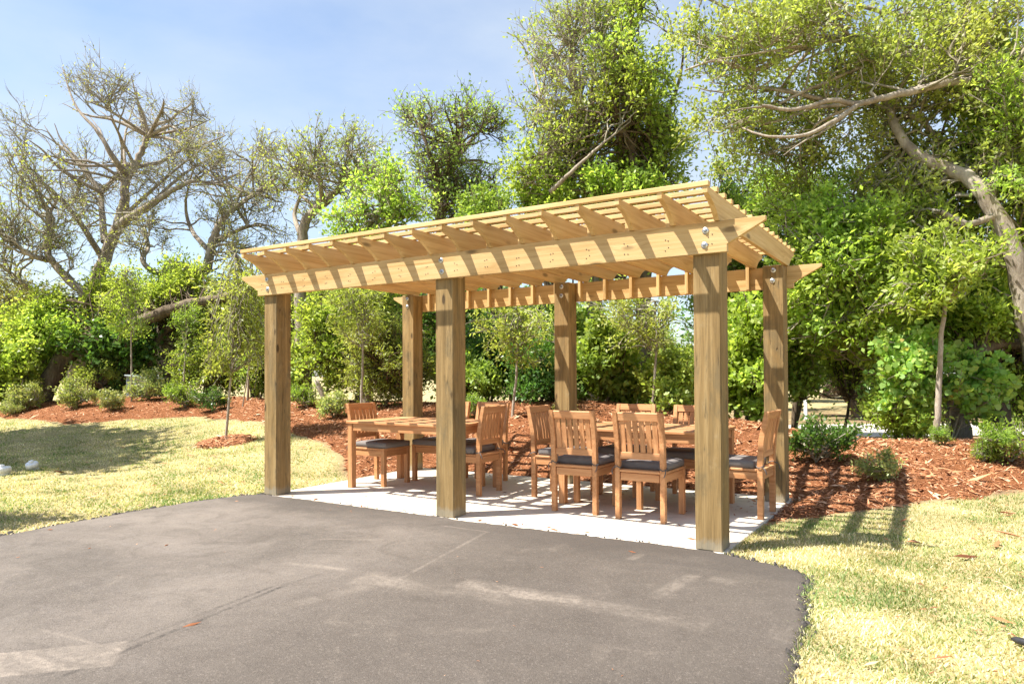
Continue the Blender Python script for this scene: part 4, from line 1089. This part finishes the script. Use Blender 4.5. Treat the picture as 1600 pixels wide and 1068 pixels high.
sapling(378, 629, 500, 'bare leaning whip of a young tree beside the left corner post', 205, (388, 500, 20, 30, .3), 16, lean=16, r=.014, dep=14.4)
sapling(563, 634, 440, 'young tree with crooked thin trunk behind the left table', 206, (562, 485, 60, 75, .6), 56, lean=0, r=.025, dep=11.6)
sapling(800, 634, 480, 'young tree with airy olive crown behind the chairs of the left table', 207, (805, 515, 72, 60, .7), 58, lean=8, r=.026, dep=11.2)
sapling(1018, 634, 470, 'young tree with airy yellow crown behind the right table', 208, (1002, 500, 76, 62, .7), 64, lean=6, r=.026, dep=10.9)

# --- azaleas and small shrubs on the mulch
def azalea(seed, lm, sz=.055, n=70):
    tgt = [blob_points((0, 0, .30), (.42, .36, .22), n, np.random.default_rng(seed), .5)]
    tgt[0][:, 2] = np.maximum(tgt[0][:, 2], .08)
    st = [([np.zeros(3), np.array([.06*math.cos(a), .06*math.sin(a), .08]), np.array([.2*math.cos(a), .2*math.sin(a), .2])], .011, .005) for a in np.linspace(0, 6.28, 6)[:-1]]
    return plant('azalea', 'x', 'shrub', (0, 0, 0), st, tgt, lm, 'bark_twig', sz, 8, twigs=4, seed=seed, tl=(.06, .16), wid=.42, rmax=.006, lift=.05, upn=1.0, crown='foliage')
az = [azalea(301, 'leaf_azalea'), azalea(302, 'leaf_azalea'), azalea(303, 'leaf_mid', .05, 80), azalea(304, 'leaf_dark', .055, 80)]
AZ = [(42, 643, 1.15, 0, 'pale variegated azalea at the far end of the bed under the arching limb', None), (118, 640, 1.15, 1, 'pale loose azalea with bare reddish stems on the left bank', None), (172, 645, .85, 0, 'small pale azalea in front of the lime yellow bush', None),
      (232, 628, 1.25, 1, 'tall pale azalea half hiding the grey utility box', None), (290, 640, 1.0, 2, 'green azalea on the bank beside the pale ones', None), (334, 645, .9, 3, 'dark green azalea left of the lawn sapling', None), (20, 650, .7, 1, 'low pale azalea at the edge of the left lawn', None),
      (522, 656, .85, 0, 'pale azalea behind the lawn end chair', None), (640, 690, .6, 1, 'small azalea seen under the left table', None), (480, 640, .8, 2, 'green azalea between the left corner post and the bush', None),
      (1275, 728, 1.05, 3, 'dark green azalea on the mulch beside the back corner post', None), (1375, 758, .62, 1, 'small low pale azalea alone in the middle of the right mulch', None), (1580, 728, .85, 2, 'green azalea on the right mulch bank under the trunks', None),
      (1535, 728, .5, 2, 'little green seedling shrub left of the bank azalea', None), (1475, 700, .45, 2, 'little green tuft at the foot of the whitish trunk', None), (745, 655, .7, 2, 'green azalea behind the chairs at the inner table ends', None),
      (880, 665, .6, 0, 'pale azalea low beside the middle back post', None)]
u = [False]*4
for px, py, s, k, lab, _ in AZ:
    o = az[k] if not u[k] else copy_tree(az[k]); u[k] = True
    p = ground_at(px, py); o.location = (p[0], p[1], float(zm(np.array([p[0]]), np.array([p[1]]))[0])); o.scale = (s, s, s); o.rotation_euler = (0, 0, random.uniform(0, 6.28))
    tag(o, lab, 'shrub', 'azaleas planted in the mulch')

# ------------------------------------------------------------------ small things
def prism(name, label, cat, p, q, r, mat, rough=.0, seg=10):
    P = resample([p, np.asarray(p)+(np.asarray(q)-np.asarray(p))*.5+rough*np.array([1, .5, 0]), q], 8)
    V, F = tubes(P[None], np.linspace(r, r*.9, 8)[None], seg)
    caps = [np.arange(seg)[None, ::-1].copy(), (np.arange(seg)+7*seg)[None]]
    return tag(link(name, np_mesh(name, V, [F]+caps, M[mat])), label, cat)
g0 = ground_at(514, 640); g0[2] -= .05
prism('cut_limb', 'cut pale limb leaning out of the bank behind the left corner post', 'log', g0, at(493, 592, float((g0-CAM)@FW)), .05, 'bark_pale', .01)
g1 = ground_at(387, 628)
prism('stake', 'short round wooden stake beside the bank sapling', 'stake', g1-np.array([0, 0, .1]), at(388, 585, float((g1-CAM)@FW)), .03, 'stake')
# white post in the field
g2 = at(1259, 655, 20.0); g2[2] = 0
wp = empty('white_post', tuple(g2)); tag(wp, 'thin white post standing in the field beyond the road', 'post')
link('shaft', boxmesh('shaft', .09, .09, 1.5, M['white_pvc'], .006), wp, (0, 0, .74)); link('cap', boxmesh('cap', .12, .12, .05, M['white_pvc'], .012), wp, (0, 0, 1.512))
# utility box with a sloping lid
g3 = np.array(footed(226, 622, 17.2))
ub = empty('utility_box', tuple(g3), .5); tag(ub, 'grey green utility box with sloping lid half hidden behind an azalea', 'box')
link('body', profile_mesh('body', [(-.3, -.05), (.3, -.05), (.3, .42), (-.3, .52)], .55, M['box_green'], .01), ub); link('lid', profile_mesh('lid', [(-.33, .525), (.33, .425), (.33, .47), (-.33, .57)], .60, M['box_green'], .008), ub)
link('door', boxmesh('door', .40, .012, .30, M['box_green'], .003), ub, (0, -.2825, .18))
# drain caps in the lawn
def drain(px, py, tilt, label, r=.085):
    p = ground_at(px, py); o = empty('cleanout_pipe', (p[0], p[1], p[2])); o.rotation_euler = (tilt, tilt*.5, 0)
    tag(o, label, 'pipe', 'white cleanout pipes in the left lawn')
    V, F = lathe([(r, -.1), (r, .065)], 24, False); link('pipe', np_mesh('pipe', V, F, M['white_pvc'], smooth=True), o)
    V, F = lathe([(r*1.12, .03), (r*1.12, .085), (r*1.02, .10), (r*.4, .104)], 24); cp_ = link('cap', np_mesh('cap', V, F, M['white_pvc']), o)
    link('lug', boxmesh('lug', .05, .05, .03, M['white_pvc'], .004), cp_, (0, 0, .118))
drain(3, 741, .04, 'white capped cleanout pipe standing up out of the left lawn', .095)
drain(52, 733, .3, 'tilted white pipe cap sunk in dead grass on the left lawn', .07)
# black edging / spike light end in the right lawn
g4 = gnd0(1580, 1006); g5 = gnd0(1640, 1022)
ed = empty('lawn_light', (g4[0], g4[1], 0)); ed.rotation_euler = (0, 0, math.atan2(g5[1]-g4[1], g5[0]-g4[0])); tag(ed, 'black plastic spike light lying in the dry grass by the drive', 'garden light')
V, F = lathe([(.004, 0), (.016, .02), (.02, .10), (.02, .22), (.035, .25), (.035, .33)], 14)
Rm = np.array(Matrix.Rotation(pi/2, 3, 'Y')).T; link('housing', np_mesh('housing', V@Rm+np.array([0, 0, .028]), F, M['black_pvc'], smooth=True), ed)
V, F = lathe([(.040, .33), (.040, .345)], 14); link('rim', np_mesh('rim', V@Rm+np.array([0, 0, .028]), F, M['black_pvc']), ed)

# ------------------------------------------------------------------ chips, grass, litter
def chips(x, y, z, size, rng, flat=.35):
    n = len(x); p = np.c_[x, y, z]
    a = rng.uniform(0, 2*pi, n); d = np.c_[np.cos(a), np.sin(a), rng.normal(.08, flat, n)]; d = unit(d)
    nn = unit(np.c_[rng.normal(0, .45, n), rng.normal(0, .45, n), np.ones(n)]); sd = unit(np.cross(nn, d)); nn = np.cross(d, sd)
    L = (size*rng.lognormal(0, .6, n))[:, None]; w = L*rng.uniform(.10, .28, n)[:, None]; h = w*.35
    V = np.stack([p-d*L*.5, p+sd*w*.5-d*L*.1, p+d*L*.5, p-sd*w*.5+d*L*.1, p+nn*h+d*L*.05], 1).reshape(-1, 3)
    b = np.arange(n)[:, None]*5
    F = np.concatenate([b+np.array([[0, 1, 4]]), b+np.array([[1, 2, 4]]), b+np.array([[2, 3, 4]]), b+np.array([[3, 0, 4]])])
    r = np.tile(np.clip(rng.beta(1.6, 1.9, n), 0, 1), 4)
    return V, F, r
rng = np.random.default_rng(77)
def scatter(n, xr, yr, test, rng, falloff=5.0):
    out = []
    while sum(len(o) for o in out) < n:
        q = np.c_[rng.uniform(*xr, n), rng.uniform(*yr, n)]
        dc = np.hypot(q[:, 0]-CAM[0], q[:, 1]-CAM[1])
        v = (q-CAM[:2]); dep = v@FW[:2]; lat = v@RT[:2]
        ok = (rng.uniform(0, 1, n) < np.minimum(1, (falloff/dc)**1.4)) & (dep > .8) & (np.abs(lat) < .80*dep+.6)
        q = q[ok]; q = q[test(q[:, 0], q[:, 1])]; out.append(q)
    return np.concatenate(out)[:n]
q = scatter(60000, (-13, 10), (.5, 7.2), lambda x, y: (poly_dist(x, y, MULCH) > .02+.06*rng.normal(size=len(x))) & (poly_dist(x, y, [(.03, 0), (5.05, 0), (5.05, 2.65), (.03, 2.65)]) < -.005), rng, 7.0)
z = zm(q[:, 0], q[:, 1])
nearslab = poly_dist(q[:, 0], q[:, 1], [(.0, 0), (5.08, 0), (5.08, 2.68), (.0, 2.68)])
z = np.where(nearslab > -.12, np.minimum(z, .012), z) + .02*vnoise(q[:, 0], q[:, 1], 6, 5) + rng.uniform(-.004, .016, len(q))
V, F, r = chips(q[:, 0], q[:, 1], z, .041, rng)
tag(link('mulch_chips', np_mesh('mulch_chips', V, F, M['chip'], r)), 'shredded reddish bark mulch spread over the planting bank', 'mulch', kind='stuff')
# mulch ring round the lawn sapling
rg = ground_at(352, 690); a = np.linspace(0, 2*pi, 40, endpoint=False)
RV = [np.array([[rg[0], rg[1], zg(rg[0], rg[1])+.045]])]
for f, h in ((.35, .04), (.8, .03), (1.0, -.02)):
    x = rg[0]+.45*f*np.cos(a)*(1+.08*np.sin(3*a)); y = rg[1]+.45*f*np.sin(a)*(1+.08*np.cos(2*a)); RV.append(np.c_[x, y, zt(x, y)+h])
i = np.arange(40); j = (i+1) % 40
RF = [np.c_[np.zeros(40, int), 1+i, 1+j]] + [np.r_[np.c_[1+i, 41+i, 41+j, 1+j], np.c_[41+i, 81+i, 81+j, 41+j]]]
ring = tag(link('mulch_ring', np_mesh('mulch_ring', np.concatenate(RV), RF, M['mulch'], smooth=True)), 'ring of reddish mulch round the lawn sapling', 'mulch', kind='stuff')
n_ = 900; aa = rng.uniform(0, 2*pi, n_); rr_ = .46*np.sqrt(rng.uniform(0, 1, n_)); x = rg[0]+rr_*np.cos(aa); y = rg[1]+rr_*np.sin(aa)
V, F, r = chips(x, y, zt(x, y)+.05*(1-(rr_/.46)**3)+.004, .05, rng)
tag(link('chips', np_mesh('chips', V, F, M['chip'], r), ring), kind='stuff')
# stray chips, leaves and grit on slab, drive and lawn
q = np.r_[np.c_[rng.uniform(4.4, 5.05, 46), rng.uniform(1.2, 2.6, 46)], np.c_[rng.uniform(.1, 5, 40), rng.uniform(2.2, 2.62, 40)], np.c_[rng.uniform(.1, 5, 60), rng.uniform(.02, 2.2, 60)], np.c_[rng.uniform(.1, 4.8, 60), np.abs(rng.normal(0, .05, 60))+.01]]
V, F, r = chips(q[:, 0], q[:, 1], np.full(len(q), .004), .04, rng, .1); Vs, Fs, Rs = [V], [F], [r*.6]
q = np.c_[rng.uniform(-.1, 5.6, 40), rng.uniform(-3.6, -.05, 40)]; k_ = sum(len(v) for v in Vs)
V, F, r = chips(q[:, 0], q[:, 1], np.full(len(q), .012), .022, rng, .1); Vs.append(V); Fs.append(F+k_); Rs.append(r)
q = np.r_[np.c_[rng.uniform(5.9, 8.6, 420), rng.uniform(-3.2, 2.8, 420)], np.c_[6.2+2.6*np.sqrt(rng.uniform(0, 1, 900)), rng.uniform(-2.6, 3.0, 900)], np.c_[rng.uniform(-5, -.3, 240), rng.uniform(-1.5, 2, 240)]]; k_ = sum(len(v) for v in Vs)
V, F, r = chips(q[:, 0], q[:, 1], zt(q[:, 0], q[:, 1])+.024, .04, rng, .15); Vs.append(V); Fs.append(F+k_); Rs.append(r)
tag(link('leaf_litter', np_mesh('leaf_litter', np.concatenate(Vs), np.concatenate(Fs), M['chip'], np.concatenate(Rs))), 'stray bark chips and dead leaves on slab, drive and lawn', 'litter', kind='stuff')

# loose crumbs along the raw edge of the drive
ip = rng.integers(0, n if False else len(op), 2600); ip = ip[(op[ip, 1] > -4.2)]
edge = op[ip] + nrm[ip]*np.abs(rng.normal(0, .022, len(ip)))[:, None] + rng.normal(0, .012, (len(ip), 2))
slabby = (edge[:, 0] > .03) & (edge[:, 0] < 5.05) & (edge[:, 1] > -.12)
keep = ~slabby | (rng.uniform(0, 1, len(ip)) < .10); edge = edge[keep]; slabby = slabby[keep]
k8 = np.array([[-1, -1, -1], [1, -1, -1], [1, 1, -1], [-1, 1, -1], [-.6, -.6, 1], [.6, -.6, 1], [.6, .6, 1], [-.6, .6, 1]], float)
cz = np.where(slabby, .006, -.012 + .012*rng.uniform(0, 1, len(edge)))
cs = np.where(slabby, .004, .0085)*rng.lognormal(0, .4, len(edge))
CV = (np.c_[edge, cz][:, None] + (k8[None]*rng.uniform(.6, 1.3, (len(edge), 8, 3)))*cs[:, None, None]).reshape(-1, 3)
kf = np.array([[0, 1, 5, 4], [1, 2, 6, 5], [2, 3, 7, 6], [3, 0, 4, 7], [4, 5, 6, 7]])
CF = (np.arange(len(edge))[:, None, None]*8 + kf[None]).reshape(-1, 4)
M['crumb'] = simple('asphalt_crumb', (.05, .043, .038), .85, nscale=80, amt=.5)
tag(link('asphalt_crumbs', np_mesh('asphalt_crumbs', CV, CF, M['crumb'])), 'loose dark crumbs along the raw edge of the drive', 'gravel', kind='stuff')

def blades(q, h, rng, width=.004):
    n = len(q); z = zt(q[:, 0], q[:, 1]) - .008
    p = np.c_[q, z]; a = rng.uniform(0, 2*pi, n); lean = np.c_[np.cos(a), np.sin(a), np.zeros(n)]*rng.uniform(.3, 1.5, n)[:, None]
    hh = (h*rng.uniform(.5, 1.3, n))[:, None]; tip = p + (lean+np.array([0, 0, 1.]))*hh/np.sqrt(1+.6)
    b = a+rng.uniform(.6, 2.5, n); s = np.c_[np.cos(b), np.sin(b), np.zeros(n)]*width*rng.uniform(.6, 1.5, n)[:, None]
    mid = p+(tip-p)*.55+np.array([0, 0, 1.])*hh*.14
    V = np.stack([p-s, p+s, mid+s*.8, tip, mid-s*.8], 1).reshape(-1, 3); k = np.arange(n)[:, None]*5
    F = [k+np.array([[0, 1, 2, 4]]), k+np.array([[4, 2, 3]])]
    patch = vnoise(q[:, 0], q[:, 1], 2.3, 61)*.5+vnoise(q[:, 0], q[:, 1], 6.5, 62)*.6
    r = np.clip(.47+.85*patch+rng.normal(0, .32, n), 0, 1)
    return V, F, np.r_[r, r]
SLABP = [(.03, -.1), (5.05, -.1), (5.05, 2.65), (.03, 2.65)]
def on_lawn(x, y): return (poly_dist(x, y, ASPH) < -.012+.022*rng.normal(size=len(x))) & (poly_dist(x, y, MULCH) < .03*rng.normal(size=len(x))-.0) & (poly_dist(x, y, SLABP) < -.012)
qa = scatter(88000, (5.0, 10), (-4, 4), on_lawn, rng, 4.0); qb = scatter(72000, (-13, .1), (-4, 4.4), on_lawn, rng, 9.0)
Va, Fa, ra = blades(qa, .030, rng, .0027); Vb, Fb, rb_ = blades(qb, .030, rng, .0045); rb_ = np.clip(rb_-.07, 0, 1)
na = len(Va)
tag(link('grass', np_mesh('grass', np.r_[Va, Vb], [Fa[0], Fa[1], Fb[0]+na, Fb[1]+na], M['grass'], np.r_[ra, rb_])), 'short dry straw and yellow green grass of the lawns', 'grass', kind='stuff')
print('LEAVES', STAT)
